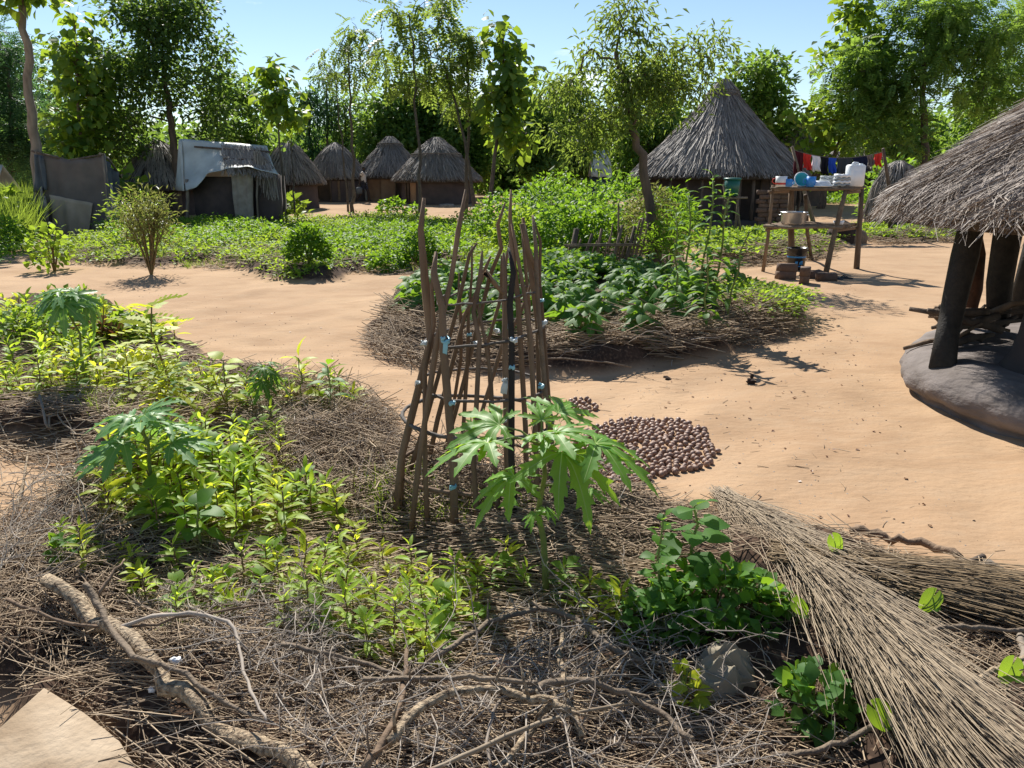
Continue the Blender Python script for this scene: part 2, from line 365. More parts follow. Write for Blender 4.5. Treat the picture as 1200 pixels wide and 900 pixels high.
# ------------------------------------------------------------------ leaf templates (x width, y length, z normal)
def t_diamond(w=.22, curl=.15, fold=.06):
    return np.array([(0, 0, 0), (-w, .42, fold), (w, .42, fold), (0, 1, -curl)], float), np.array([[0, 2, 3], [0, 3, 1]])
def t_lance(w=.2, n_=4, curl=.35, fold=.08, pk=.75):
    V, Q = [], []
    for k in range(n_ + 1):
        t = k / n_; ww = w * math.sin(math.pi * t ** pk) ** .85 + .004; z = .08 * t - curl * t * t
        V += [(-ww, t * (1 - .12 * t), z + fold * ww / w * .6), (0, t * (1 - .12 * t), z), (ww, t * (1 - .12 * t), z + fold * ww / w * .6)]
    for k in range(n_):
        a = 3 * k; Q += [[a + 1, a, a + 3, a + 4], [a + 2, a + 1, a + 4, a + 5]]
    return np.array(V, float), np.array(Q)[:, ::-1]
def t_ovate(w=.42, curl=.3, n_=5): return t_lance(w, n_, curl, .08, .62)
def t_pinnate(pairs=6, lw=.05, ll=.3, curl=.4):
    V, T = [], []
    for k in range(pairs + 1):
        t = .15 + .85 * k / pairs; z = -curl * t * t
        for sgn in ((-1, 1) if k < pairs else (0,)):
            d = np.array([sgn * .85, .5 + (sgn == 0) * .5, -.18]); d /= np.linalg.norm(d); s_ = np.array([d[1], -d[0], 0])
            b0 = np.array([0, t, z]); L = ll * (1 - .35 * abs(t - .5)); a = len(V)
            V += [b0, b0 + d * L * .45 - s_ * lw, b0 + d * L * .45 + s_ * lw, b0 + d * L]
            T += [[a, a + 2, a + 3], [a, a + 3, a + 1]]
    return np.array(V, float), np.array(T)
def t_palm(lobes=7, span=250, depth=.75, pw=.9, droop=.5, tooth=.1, rings=6, aps=12, fold=.25, basal=.62):
    """palmate leaf: pointed radial lobes with side teeth, drooping; base at the origin, faces +z; third item = veins"""
    na = lobes * aps + 1; sp = R(span); half = sp / lobes / 2; th = np.linspace(-sp / 2, sp / 2, na); ctr = np.linspace(-sp / 2 + half, sp / 2 - half, lobes)
    k = np.abs(th[:, None] - ctr[None]).argmin(1); dth = th - ctr[k]; x = np.clip(np.abs(dth) / half, 0, 1)
    lr = basal + (1 - basal) * np.cos(ctr * .62)
    r = lr[k] * ((1 - depth) + depth * (1 - x) ** pw + tooth * np.exp(-((x - .42) / .1) ** 2) + tooth * .6 * np.exp(-((x - .16) / .05) ** 2))
    V = [(0, 0, 0)]
    for q_ in range(1, rings + 1):
        u = q_ / rings; rr = r * u; z = -droop * rr ** 1.6 - fold * np.abs(dth) * rr * 1.2 + .05 * u
        V += list(zip(np.sin(th) * rr, np.cos(th) * rr, z))
    T, Q = [], []
    for a in range(na - 1): T.append([0, 1 + a + 1, 1 + a])
    for q_ in range(rings - 1):
        o = 1 + q_ * na
        for a in range(na - 1): Q.append([o + a, o + a + 1, o + na + a + 1, o + na + a])
    VV, VF = [], []
    for l_ in range(lobes):
        n0 = len(VV)
        for u in np.linspace(0, .85, 6):
            rr = lr[l_] * u; z = -droop * rr ** 1.6 + .05 * u + .004; d_ = np.array([math.sin(ctr[l_]), math.cos(ctr[l_])]); s_ = np.array([d_[1], -d_[0]]) * .011 * (1 - .8 * u)
            VV += [(*(d_ * rr - s_), z - .003), (*(d_ * rr + s_), z - .003)]
        VF += [[n0 + 2 * q_, n0 + 2 * q_ + 1, n0 + 2 * q_ + 3, n0 + 2 * q_ + 2] for q_ in range(5)]
    return np.array(V, float), [np.array(T), np.array(Q)], (np.array(VV, float), np.array(VF))
DIA = t_diamond(); DIAW = t_diamond(.32, .2); NARROW = t_diamond(.13, .22)
LAN = t_lance(); LAN_N = t_lance(.11, 4, .5); OVA = t_ovate(); OVA_S = t_ovate(.36, .25, 3); PIN = t_pinnate()
def t_papaya(droop=.4, fold=.18):
    """deeply lobed leaf: seven lobes, each a strip with pointed side lobes along it"""
    V, Q, VV, VF = [], [], [], []
    prof = [(0, .015), (.12, .06), (.24, .10), (.34, .115), (.42, .145), (.50, .235), (.53, .13), (.57, .10), (.64, .125), (.71, .175), (.735, .085), (.80, .075), (.86, .085), (.93, .045), (1, .002)]
    for l_, (ang, L) in enumerate(((0, 1), (38, .95), (-38, .95), (78, .80), (-78, .80), (122, .55), (-122, .55))):
        a = R(ang) + rng.normal(0, .05); L *= rng.uniform(.9, 1.08); d = np.array([math.sin(a), math.cos(a)]); s_ = np.array([d[1], -d[0]]); n0 = len(V); v0 = len(VV); bend = rng.normal(0, .08)
        sw = [rng.uniform(.75, 1.2, len(prof)) for _ in (0, 1)]
        for k, (t, w) in enumerate(prof):
            c = d * t * L + s_ * bend * t * t; z = -droop * (t * L) ** 1.7 + .06 * min(1, t * 4) + .0025 * (l_ % 3)
            for u in (-1, -.5, 0, .5, 1):
                ww = w * L * u * (sw[0] if u < 0 else sw[1])[k]; fw = (.07 if w > .14 and abs(u) == 1 else 0) * L
                p = c + s_ * ww + d * fw; V.append((p[0], p[1], z + abs(ww) * fold * 1.4 - .9 * ww * ww + rng.normal(0, .004) * (abs(u) == 1)))
            if k < len(prof) - 1: VV += [(*(c - s_ * .009 * (1 - t * .8)), z + .005), (*(c + s_ * .009 * (1 - t * .8)), z + .005)]
        for k in range(len(prof) - 1):
            for u in range(4): b_ = n0 + 5 * k + u; Q.append([b_, b_ + 1, b_ + 6, b_ + 5])
        for k in range(len(prof) - 2): b_ = v0 + 2 * k; VF.append([b_, b_ + 1, b_ + 3, b_ + 2])
    return np.array(V, float), [np.array(Q)], (np.array(VV, float), np.array(VF))
PAP = [t_papaya(d_) for d_ in (.25, .42, .62)]
PINW = t_pinnate(5, .10, .36, .5)
OKRA = [t_palm(5, 260, .38, .9, d_, .05, 4, 6, .15, .7) for d_ in (.4, .75)]
def t_heart(n_=33, rings=5, cup=.18):
    th = np.linspace(-R(172), R(172), n_); r = .55 + .10 * np.cos(th) + .35 * np.maximum(0, np.cos(th)) ** 6 + .10 * np.maximum(0, -np.cos(th)); V = [(0, 0, 0)]
    for q_ in range(1, rings + 1): rr = r * q_ / rings; V += list(zip(np.sin(th) * rr, np.cos(th) * rr, -cup * rr ** 2 + .16 * np.abs(np.sin(th)) * rr))
    T = [[0, 2 + a, 1 + a] for a in range(n_ - 1)]; Q = [[1 + q_ * n_ + a, 2 + q_ * n_ + a, 2 + (q_ + 1) * n_ + a, 1 + (q_ + 1) * n_ + a] for q_ in range(rings - 1) for a in range(n_ - 1)]
    VV = [(s_ * .012 * (1 - t), t * .85, -cup * (t * .85) ** 2 + .006) for t in np.linspace(0, 1, 6) for s_ in (-1, 1)]
    return np.array(V, float), [np.array(T), np.array(Q)], (np.array(VV, float), np.array([[2 * q_, 2 * q_ + 1, 2 * q_ + 3, 2 * q_ + 2] for q_ in range(5)]))
HEART = t_heart()

def frame_dirs(k, up_bias=.3, droop=0.0, az=None):
    a = rng.uniform(0, 2 * math.pi, k) if az is None else az
    e = rng.normal(up_bias, .35, k) - droop
    return np.stack([np.cos(a) * np.cos(e), np.sin(a) * np.cos(e), np.sin(e)], 1)
def leaf_fr(d, j=.35):
    up = nrm(np.array([0, 0, 1.0]) + rng.normal(0, j, (len(d), 3))); return frames(d, up)

# ------------------------------------------------------------------ trees and shrubs
def tree(name, label, cat, trunk, blobs, mat_leaf, leaf=DIA, ll=.14, per=60, cr=.42, bark='bark', r0=.12, droop=.35, group=None, up=.2, flat_=.7, tipr=.008):
    T = np.array(trunk, float); base = T[0]; root = empty(name, label, cat, base, 0, group); g = G()
    tl = np.linalg.norm(np.diff(T, axis=0), axis=1).sum()
    # finer trunk with small crooks
    tt = np.linspace(0, len(T) - 1, 5 * (len(T) - 1) + 1); tr = np.stack([np.interp(tt, range(len(T)), T[:, c]) for c in range(3)], 1)
    tr[1:-1] += rng.normal(0, .012 * tl ** .5, (len(tr) - 2, 3)) * [1, 1, .3]
    P = [p for p in tr[int(len(tr) * .35):]]; par = [-1] * len(P); cl = []
    for (c, rad, k) in blobs:
        v = nrm(rng.normal(0, 1, (k, 3))) * rng.uniform(.12, 1, (k, 1)) ** .42; cl.append(np.asarray(c) + v * np.asarray(rad))
    C = np.vstack(cl); top = tr[-1]; nt = len(P); tips = []
    for p in C[np.argsort(np.linalg.norm(C - top, axis=1))]:
        A = np.array(P); dv = p - A; d = np.linalg.norm(dv, axis=1) + np.maximum(0, -dv[:, 2]) * .8
        b_ = int(d.argmin()); mid = (A[b_] + p) / 2 + np.array([0, 0, .07]) * d[b_] + rng.normal(0, .05, 3) * d[b_]
        P.append(mid); par.append(b_); P.append(p); par.append(len(P) - 2); tips.append(len(P) - 1)
    cnt = np.zeros(len(P)); cnt[tips] = 1
    for k in range(len(P) - 1, nt - 1, -1): cnt[par[k]] += cnt[k]
    P = np.array(P); rr = tipr * np.maximum(cnt, 1) ** .45
    g.tube(tr - base, np.linspace(r0, max(r0 * .35, tipr * 2), len(tr)) * (1 + .25 * np.exp(-np.arange(len(tr)) * .9)), 8, wob=.05)
    for k in range(nt + 1, len(P), 2):
        m_, p_ = k - 1, par[k - 1]
        g.tube(np.array([P[p_], P[m_], P[k]]) - base, [min(rr[m_] * 1.25, r0 * .8), rr[m_], rr[k]], 5, cap=False)
    g.obj('trunk', M[bark], root, True)
    k = len(C); pos = np.repeat(C, per, 0) + rng.normal(0, 1, (k * per, 3)) * np.array([1, 1, flat_]) * cr * .55
    out = nrm(pos - np.repeat(C, per, 0) + rng.normal(0, .12, (k * per, 3))); d = nrm(out + np.array([0, 0, up - droop]) + rng.normal(0, .35, (k * per, 3)))
    sc = ll * rng.uniform(.65, 1.25, len(pos))
    G().inst(leaf[0], leaf[1], pos - base, leaf_fr(d, .4), sc).obj('crown', M[mat_leaf], root)
    return root
def B(px, py, rx, ry, Y, k, dep=.9):
    s = math.hypot(Y, 0) / F * 1.0; return (pt(px, py, Y), (rx * s, rx * s * dep, ry * s), k)
def tk(Y, *pp):
    return [at_y(pp[0], Y)] + [pt(x, y, Y) for x, y in pp[1:]]
def at_y(px, Y):
    x = pt(px[0], px[1], Y)[0]; return np.array([x, Y, H(x, Y) - .03])

def shrub(name, label, cat, loc, rx, h, mat_leaf, leaf=DIAW, ll=.1, k=400, stems=7, group=None, droop=.2, stemmat='stem', hollow=.35, ry=None, gap=None, sr=.006):
    ry = ry or rx; root = empty(name, label, cat, loc, 0, group); g = G(); tips = []
    for s_ in range(stems):
        a, u = rng.uniform(0, 6.28), rng.uniform(.1, 1) ** .5
        tip = np.array([math.cos(a) * rx * u * .8, math.sin(a) * ry * u * .8, h * (1 - .45 * u * u) * rng.uniform(.75, 1)])
        mid = tip * np.array([.35, .35, .55]) + rng.normal(0, .04 * h, 3); g.tube([(0, 0, -.03), mid, tip], [sr * 1.6, sr * 1.1, sr * .5], 5, cap=False); tips.append((mid, tip))
    g.obj('stem', M[stemmat], root, True)
    v = nrm(rng.normal(0, 1, (k, 3))) * rng.uniform(hollow, 1, (k, 1)) ** .5; v[:, 2] = np.abs(v[:, 2]) * .85 + .12
    if gap:   # part of the leaves gather along the stems
        q_ = rng.integers(0, stems, k); t = rng.uniform(.2, 1, (k, 1)); A = np.array([x[0] for x in tips])[q_]; Bq = np.array([x[1] for x in tips])[q_]
        pos = A * (1 - t) + Bq * t + rng.normal(0, gap, (k, 3))
    else: pos = v * np.array([rx, ry, h])
    pos[:, 2] = np.maximum(pos[:, 2], .02)
    d = nrm(pos * np.array([1, 1, .3]) / max(rx, .01) + rng.normal(0, .6, (k, 3)) + np.array([0, 0, .25 - droop]))
    G().inst(leaf[0], leaf[1], pos, leaf_fr(d, .35), ll * rng.uniform(.6, 1.3, k)).obj('foliage', M[mat_leaf], root)
    return root

# plants whose leaves are separate objects
def stem_path(h, lean=0.0, az=0.0, k=6, crook=.02):
    t = np.linspace(0, 1, k); p = np.stack([np.cos(az) * lean * t ** 1.5, np.sin(az) * lean * t ** 1.5, t * h - .03 * (t == 0)], 1)
    p[1:-1] += rng.normal(0, crook * h, (k - 2, 3)) * [1, 1, 0]; return p
def leafy(name, label, cat, loc, h, leafs, specs, mat_leaf, stemmat='stem', sr=.008, lean=0, az=0, group=None, petmat=None, rz=0):
    """specs: (t on stem, azimuth, elevation of petiole, petiole length, leaf size, leaf pitch, template index)"""
    root = empty(name, label, cat, loc, rz, group); p = stem_path(h, lean, az)
    G().tube(p, np.linspace(sr, sr * .55, len(p)), 8).obj('stem', M[stemmat], root, True)
    mes = [G().add(t[0], t[1]).mesh('leaf', M[mat_leaf], True) if not isinstance(t[1], list) else None for t in leafs]
    for k, t in enumerate(leafs):
        if mes[k] is None:
            g = G(); g.V.append(t[0]); g.n = len(t[0])
            for f in t[1]:
                (g.F3 if f.shape[1] == 3 else g.F4).append(f); (g.m3 if f.shape[1] == 3 else g.m4).append(np.zeros(len(f)))
            g.add(*t[2], 1); mes[k] = g.mesh('leaf', [M[mat_leaf], M['vein']], True)
    for (t, a, e, pl, s_, pit, k) in specs:
        b0 = np.array([np.interp(t, np.linspace(0, 1, len(p)), p[:, c]) for c in range(3)])
        d = np.array([math.cos(a) * math.cos(e), math.sin(a) * math.cos(e), math.sin(e)]); e1 = b0 + d * pl
        if pl > .015:
            mid = (b0 + e1) / 2 + np.array([0, 0, .12 * pl]); G().tube([b0, mid, e1], [sr * .38, sr * .3, sr * .22], 5, cap=False).obj('petiole', M[petmat or stemmat], root, True)
        ld = np.array([math.cos(a) * math.cos(pit), math.sin(a) * math.cos(pit), math.sin(pit)])
        upv = nrm(np.array([0, 0, 1.0]) + rng.normal(0, .18, 3)); child('leaf', mes[k], root, Mx(e1, frames(ld, upv), s_))
    return root
def golden(n_, t0, t1, e0, e1, pl0, pl1, s0, s1, p0, p1, nt=1, a0=0.0, ja=.25):
    out = []
    for k in range(n_):
        u = k / max(1, n_ - 1); out.append((t0 + (t1 - t0) * u, a0 + k * 2.4 + rng.normal(0, ja), e0 + (e1 - e0) * u + rng.normal(0, .1), pl0 + (pl1 - pl0) * u,
                    (s0 + (s1 - s0) * u) * rng.uniform(.85, 1.15), p0 + (p1 - p0) * u + rng.normal(0, .15), int(rng.integers(0, nt))))
    return out

# ------------------------------------------------------------------ huts
def thatch(prof, n_, L, wid, jit=.12, lift=.05, segs=2, amin=0, amax=2 * math.pi, over=.1, power=.6, c=(0, 0, 0), wav_=0.0, jaz=.03):
    """straws laid down the slope of a surface of revolution; prof = [(r, z)] from apex to eave"""
    pr = np.array(prof, float); sl = np.concatenate([[0], np.cumsum(np.linalg.norm(np.diff(pr, axis=0), axis=1))]); T = sl[-1]
    a = rng.uniform(amin, amax, n_); s0 = (rng.uniform(0, 1, n_) ** power) * (T + over) - L * .55; s0 = np.maximum(s0, -.02)
    ln = L * rng.uniform(.55, 1.25, n_); tid = (np.floor(a * 22) * 131 + np.floor(s0 / L * 2.5) * 17).astype(np.int64) % 997; tr1, tr2 = rng.normal(0, 1, 997)[tid], rng.uniform(0, 1, 997)[tid]
    da = jit * (.75 * tr1 + .65 * rng.normal(0, 1, n_)) * ln; k = segs + 1; u = np.linspace(0, 1, k)
    S = np.minimum(s0[:, None] + ln[:, None] * u, T + over * rng.uniform(.3, 1.5, n_)[:, None])
    slope = pr[-1] - pr[-2]; slope = slope / np.linalg.norm(slope); ex = np.maximum(S - T, 0)
    r = np.interp(S, sl, pr[:, 0]) + ex * slope[0] * .75; z = np.interp(S, sl, pr[:, 1]) + ex * (slope[1] - .35)
    nrmv = np.array([-slope[1], slope[0]]); nrmv = nrmv if nrmv[1] > 0 else -nrmv
    o = (.45 * rng.uniform(.0, 1, n_) + .6 * tr2)[:, None] * lift + lift * 1.1 * u * rng.uniform(-.2, 1, n_)[:, None] + wav_ * np.sin(a * 9 + s0 * 3)[:, None]
    r = np.maximum(r + o * nrmv[0], .01); z = z + o * nrmv[1]
    A = a[:, None] + da[:, None] * u / np.maximum(r, .25) + rng.normal(0, jaz, (n_, k)) * u / np.maximum(r, .4)
    P = np.stack([r * np.cos(A), r * np.sin(A), z], -1); tg = np.stack([-np.sin(A), np.cos(A), 0 * A], -1)
    nv = np.stack([nrmv[0] * np.cos(A), nrmv[0] * np.sin(A), nrmv[1] + 0 * A], -1); ro = rng.uniform(-1.0, 1.0, n_)[:, None, None]
    wv = (tg * np.cos(ro) + nv * np.sin(ro)) * (wid * rng.uniform(.5, 1.3, n_))[:, None, None] * .5 * np.linspace(1, .45, k)[None, :, None]
    V = np.stack([P - wv, P + wv], 2).reshape(n_, -1, 3)
    f = np.array([[2 * q_, 2 * q_ + 1, 2 * q_ + 3, 2 * q_ + 2] for q_ in range(segs)])
    g = G(); g.add(V.reshape(-1, 3) + np.asarray(c), (f[None] + (np.arange(n_) * 2 * k)[:, None, None]).reshape(-1, 4)); return g
def roof_prof(re, ze, za, conc=.12, n_=9):
    t = np.linspace(0, 1, n_); r = .06 + (re - .06) * t; z = za + (ze - za) * (t + conc * np.sin(math.pi * t) * (1 - .55 * t)); return list(zip(r, z))
def wavy(amp, fq=5):
    ph = rng.uniform(0, 6.28, 4)
    def fn(V, a):
        w = 1 + amp * sum(np.sin(a * (fq + q_ * 3) + ph[q_]) for q_ in range(4)) / 4; V = V.copy(); V[..., 0] *= w; V[..., 1] *= w; return V
    return fn
def round_hut(label, px, Y, rw, re, ze, za, wall, doors=(), n_=4500, straw_l=.75, tiers=(), name='thatched_hut', group='round thatched huts', posts=0, step=0.0, wid=.028, conc=.12, nwin=()):
    x = pt(px, 240, Y)[0]; z0 = H(x, Y); root = empty(name, label, 'hut', (x, Y, z0), 0, group)
    G().lathe([(rw * 1.03, -.1), (rw * 1.02, .15), (rw, .2), (rw * .985, ze + .25)], n=40, fn=wavy(.02)).obj('wall', M[wall], root, True)
    if step: G().lathe([(rw + step, -.1), (rw + step * .95, .12), (rw + step * .8, .17), (rw * .9, .18)], n=40, fn=wavy(.03)).obj('plinth', M['mudwall'], root, True)
    pr = roof_prof(re, ze, za, conc)
    rf = G().lathe([(max(.02, r - .03), z - .07) for r, z in pr] + [(pr[-1][0] - .08, pr[-1][1] - .16), (rw * .9, ze + .1)], n=40).obj('roof', M['thatchbase'], root, True)
    thatch(pr, n_, straw_l, wid, .1, .06, 2).obj('thatch', M['thatch'], rf, kind='stuff')
    for t in tiers:       # a stepped skirt of straw
        k = int(t * (len(pr) - 1)); q_ = pr[:k + 1]; q_ = [(r + .07, z + .05) for r, z in q_]
        thatch(q_, int(n_ * t * .5), straw_l * .8, wid, .1, .05, 2, over=.06, power=.9).obj('ridge_cap', M['thatch'], rf, kind='stuff')
        G().tube([(q_[-1][0] * 1.02 * math.cos(a), q_[-1][0] * 1.02 * math.sin(a), q_[-1][1] + .1) for a in np.linspace(0, 2 * math.pi, 33)], .018, 5).obj('binding', M['thinbark'], rf, True)
    for (az, w, h, mt, nm) in doors:
        a = R(az); w2 = w / rw / 2; g = G()
        V = [((rw + .02 + .015 * s_) * math.cos(a + w2 * u), (rw + .02 + .015 * s_) * math.sin(a + w2 * u), zz) for s_ in (0, 1) for zz in (.05, h) for u in np.linspace(-1, 1, 7)]
        Q = [[14 + k, 15 + k, 22 + k, 21 + k] for k in range(6)] + [[7 + k, 8 + k, 22 + k, 21 + k] for k in range(6)] + [[0, 14, 21, 7], [6, 20, 27, 13]]
        dr = g.add(V, Q).obj(nm, M[mt], root)  # near-black panels here paint the shade of an open doorway onto the wall
        if nm == 'door':
            for u in (-1, 1):
                G().tube([((rw + .06) * math.cos(a + w2 * u), (rw + .06) * math.sin(a + w2 * u), zz) for zz in (0, h * .5, h + .05)], .035, 6).obj('door_post', M['bark'], dr, True)
    for k in range(posts):
        a = R(200 + 140 * k / max(1, posts - 1)) + rng.normal(0, .03); rp_ = re - .28
        G().tube([(rp_ * math.cos(a), rp_ * math.sin(a), -.05), (rp_ * math.cos(a) + rng.normal(0, .04), rp_ * math.sin(a), ze * .5), (rp_ * math.cos(a) * .99, rp_ * math.sin(a) * .99, ze + .12)], .035 + rng.uniform(0, .025), 6, wob=.08).obj('post', M['bark'], root, True)
    return root
HG = 'three dark huts across the far yard'
round_hut('left dark round hut with a domed thatched roof behind the thin tree', 397, 38, 1.38, 1.5, 1.15, 2.75, 'mudwall', [(285, .1, 1.2, 'greystick', 'pole'), (255, .7, 1.15, 'door', 'door'), (310, .35, 1.2, 'mud', 'plaster_patch')], 5000, group=HG, conc=-.16)
round_hut('middle hut of the yard with tan mud wall and a thatch cap ring', 460, 39, 1.6, 1.9, 1.22, 3.05, 'tanwall', [(245, .8, 1.3, 'tanwall', 'plaster_patch'), (290, .25, 1.3, 'mudwall', 'door'), (225, .35, 1.3, 'shirt', 'doorway_curtain')], 5500, tiers=(.36,), group=HG, conc=-.03)
round_hut('right hut of the yard with wide two-tiered pale thatch over a dark wall', 513, 36.5, 1.72, 2.08, 1.08, 2.9, 'mudwall', [(236, .35, 1.15, 'tanwall', 'plaster_patch'), (224, .2, 1.2, 'door', 'door')], 6500, tiers=(.55,), group=HG, conc=-.06)
round_hut('dark thatched hut standing behind the thin teak sapling', 343, 33, 1.1, 1.4, 1.1, 2.75, 'mudwall', [(270, .5, 1.0, 'door', 'door')], 2500, conc=-.15)
round_hut('shaded dark thatched hut behind the white tarpaulin hut', 194, 30, 1.3, 1.75, 1.05, 2.75, 'mudwall', [(270, .5, 1.0, 'door', 'door')], 3000, conc=-.15)
round_hut('large tall conical thatched hut with a stick veranda near the green bucket', 838, 27.5, 2.35, 3.05, 1.62, 4.72, 'mudwall',
          [(281, .85, 1.55, 'door', 'door'), (262, .12, 1.6, 'tanwall', 'pole')], 15000, 1.0, tiers=(.22,), posts=13, step=.75, wid=.03, conc=.05)
round_hut('small thatched hut mostly hidden behind the right side of the big hut', 925, 36, 1.4, 2.0, 1.6, 3.7, 'mudwall', [(270, .5, 1.3, 'door', 'door')], 2500)
round_hut('low thatched hut far behind the laundry line', 995, 42, 1.9, 2.6, 1.5, 3.4, 'mudwall', [(270, .6, 1.3, 'door', 'door')], 2500)
# stacked mud bricks standing against the big hut
def brick_mesh(sx=.30, sy=.15, sz=.13, jit=.004): return G().box((0, 0, 0), (sx, sy, sz), 0, 0, .006, jit).mesh('brick', M['brick'])
BR = [brick_mesh() for _ in range(4)]
stk = empty('brick_stack', 'rough stack of brown mud bricks beside the big hut doorway', 'brick stack', tuple(at_y((902, 262), 23.6)))
for r_ in range(9):
    for c_ in range(3):
        child('brick', BR[(r_ + c_) % 4], stk, Matrix.Translation(((c_ - 1) * .32 + (.08 if r_ % 2 else 0), rng.normal(0, .02), .06 + r_ * .135)) @ Matrix.Rotation(rng.normal(0, .06), 4, 'Z'))

# hut with a white tarpaulin roof
def sheet(fn, nu, nv, th=.012):
    u, v = np.meshgrid(np.linspace(0, 1, nu), np.linspace(0, 1, nv)); P = np.array([[fn(a, b_) for a, b_ in zip(r1, r2)] for r1, r2 in zip(u, v)]).reshape(-1, 3)
    i_, j_ = np.meshgrid(np.arange(nu - 1), np.arange(nv - 1)); q_ = (j_ * nu + i_).ravel(); Q = np.stack([q_, q_ + 1, q_ + nu + 1, q_ + nu], 1)
    N = np.zeros_like(P); fnv = np.cross(P[Q[:, 1]] - P[Q[:, 0]], P[Q[:, 3]] - P[Q[:, 0]])
    for k in range(4): np.add.at(N, Q[:, k], fnv)
    P2 = P - nrm(N) * th; n_ = len(P); ring = list(range(nu)) + [nu * k + nu - 1 for k in range(1, nv)] + list(range(nu * nv - 2, nu * (nv - 1) - 1, -1)) + [nu * k for k in range(nv - 2, 0, -1)]
    E = [[ring[k], ring[k] + n_, ring[(k + 1) % len(ring)] + n_, ring[(k + 1) % len(ring)]] for k in range(len(ring))]
    return G().add(np.vstack([P, P2]), np.vstack([Q, Q[:, ::-1] + n_, np.array(E)]))
def bil(a, b_, c, d):  # a=(0,0) b=(1,0) c=(1,1) d=(0,1)
    a, b_, c, d = map(np.asarray, (a, b_, c, d)); return lambda u, v: a * (1 - u) * (1 - v) + b_ * u * (1 - v) + c * u * v + d * (1 - u) * v
TY = 24.0
th = empty('mud_hut', 'square dark mud hut under a sagging white tarpaulin with thatch on top', 'hut', tuple(at_y((268, 268), TY + 1)))
o3 = np.array(th.location)
def tp(px, py, Y): return pt(px, py, Y) - o3
def ext(px0, px1, pyt, Y, D, m_, nm, zb=-.1, th_=.15):
    a, b_ = tp(px0, pyt, Y), tp(px1, pyt, Y); return G().box(((a[0] + b_[0]) / 2, a[1] + D / 2, (a[2] + zb) / 2), (b_[0] - a[0], D, a[2] - zb), 0, 0, .03, .01).obj(nm, M[m_], th)
ext(224, 274, 207, TY + .32, .8, 'mudwall', 'wall'); ext(296, 321, 204, TY + .3, .7, 'mudwall', 'wall')
G().box((tp(285, 190, TY)[0], 1.2, .85), (.75, 1.5, 1.5)).obj('doorway', M['door'], th)  # solid block, its dark colour stands for the shaded hut interior
sheet(lambda u, v: bil(tp(277, 268, TY - .04), tp(297, 268, TY - .04), tp(296, 200, TY - .04), tp(270, 200, TY - .04))(u, v) + np.array([0, .03 * math.sin(u * 14) + .02 * math.sin(v * 9), 0]), 14, 10, .01).obj('door_curtain', M['sack'], th, True)
G().tube([tp(303, 268, TY - .1), tp(301, 230, TY - .06), tp(302, 200, TY - .05)], .03, 6).obj('door_post', M['palebark'], th, True)
G().tube([tp(219, 268, TY - .1), tp(220, 235, TY - .06), tp(219, 210, TY - .05)], .05, 6).obj('corner_post', M['palebark'], th, True)
rA, rB = tp(213, 163, TY + 1.0), tp(313, 171, TY + 1.0)
def tf(u, v):   # v: 0 ridge .. 1 front edge
    eL, eR = tp(217, 223, TY - .35), tp(326, 206, TY - .25); edge = eL * (1 - u) + eR * u; sag = np.interp(u, [0, .12, .26, .45, .7, 1], [0, 0.0, .42, .5, .42, .05])
    edge = edge + np.array([0, 0, sag * .9]) + np.array([-.18 * (1 - u) * 0, 0, 0]); p = (rA * (1 - u) + rB * u) * (1 - v) + edge * v
    return p + np.array([0, 0, -.16 * math.sin(math.pi * v) * (1 - .2 * u)]) + np.array([0, -1, .3]) * (.025 * math.sin(u * 31 + v * 5) + .03 * math.sin(u * 13 - v * 7)) * (.3 + v)
tr_ = sheet(tf, 40, 22).obj('tarpaulin', M['tarp'], th, True)
sheet(lambda u, v: bil(rA, rB, tp(322, 215, TY + 2.6), tp(205, 215, TY + 2.6))(u, v), 10, 6).obj('back_tarpaulin', M['tarp'], th, True)
sheet(lambda u, v: bil(tp(213, 163, TY + 1), tp(213.5, 164, TY + 1.02), tp(206, 222, TY + 1.9), tp(216, 224, TY - .3))(v, u) + np.array([-.1 * math.sin(math.pi * v), 0, 0]), 10, 10).obj('side_flap', M['tarp'], th, True)
G().tube([tp(228, 172, TY + .7), tp(270, 175, TY + .68), tp(317, 178, TY + .7)], .035, 6).obj('roof_pole', M['bark'], th, True)
G().tube([tp(262, 186, TY + .28), tp(298, 187, TY + .28)], .028, 6).obj('roof_pole', M['bark'], th, True)
n_ = 1500; u = rng.uniform(.46, .97, n_); v = rng.uniform(.08, .82, n_); P0 = np.array([tf(a, b_) for a, b_ in zip(u, v)]); e = rng.normal(0, .2, n_)
dv = nrm(np.stack([.22 + e, -.55 + 0 * e, -.62 + 0 * e], 1)); fr_ = frames(dv, np.array([[0, -.5, .8]]) + rng.normal(0, .3, (n_, 3)))
G().inst(np.array([(-.02, 0, 0), (.02, 0, 0), (.012, 1, 0), (-.012, 1, 0)]), np.array([[0, 1, 2, 3]]), P0 + np.array([0, -.03, .05]) * rng.uniform(.5, 2.2, (n_, 1)), fr_, rng.uniform(.25, .6, n_)).obj('thatch', M['thatch'], th, kind='stuff')
n_ = 500; u = rng.uniform(0, 1, n_); P0 = np.array([tp(299 + 20 * a, 178 + 22 * a, TY + .2 - .1 * a) for a in u]); dv = nrm(np.stack([.04 + rng.normal(0, .09, n_), -.1 + 0 * u, -.9 + 0 * u], 1))
G().inst(np.array([(-.02, 0, 0), (.02, 0, 0), (.012, 1, 0), (-.012, 1, 0)]), np.array([[0, 1, 2, 3]]), P0 + rng.normal(0, .06, (n_, 3)), frames(dv, rng.normal(0, 1, (n_, 3))), rng.uniform(.4, .95, n_)).obj('hanging_thatch', M['thatch'], th, kind='stuff')

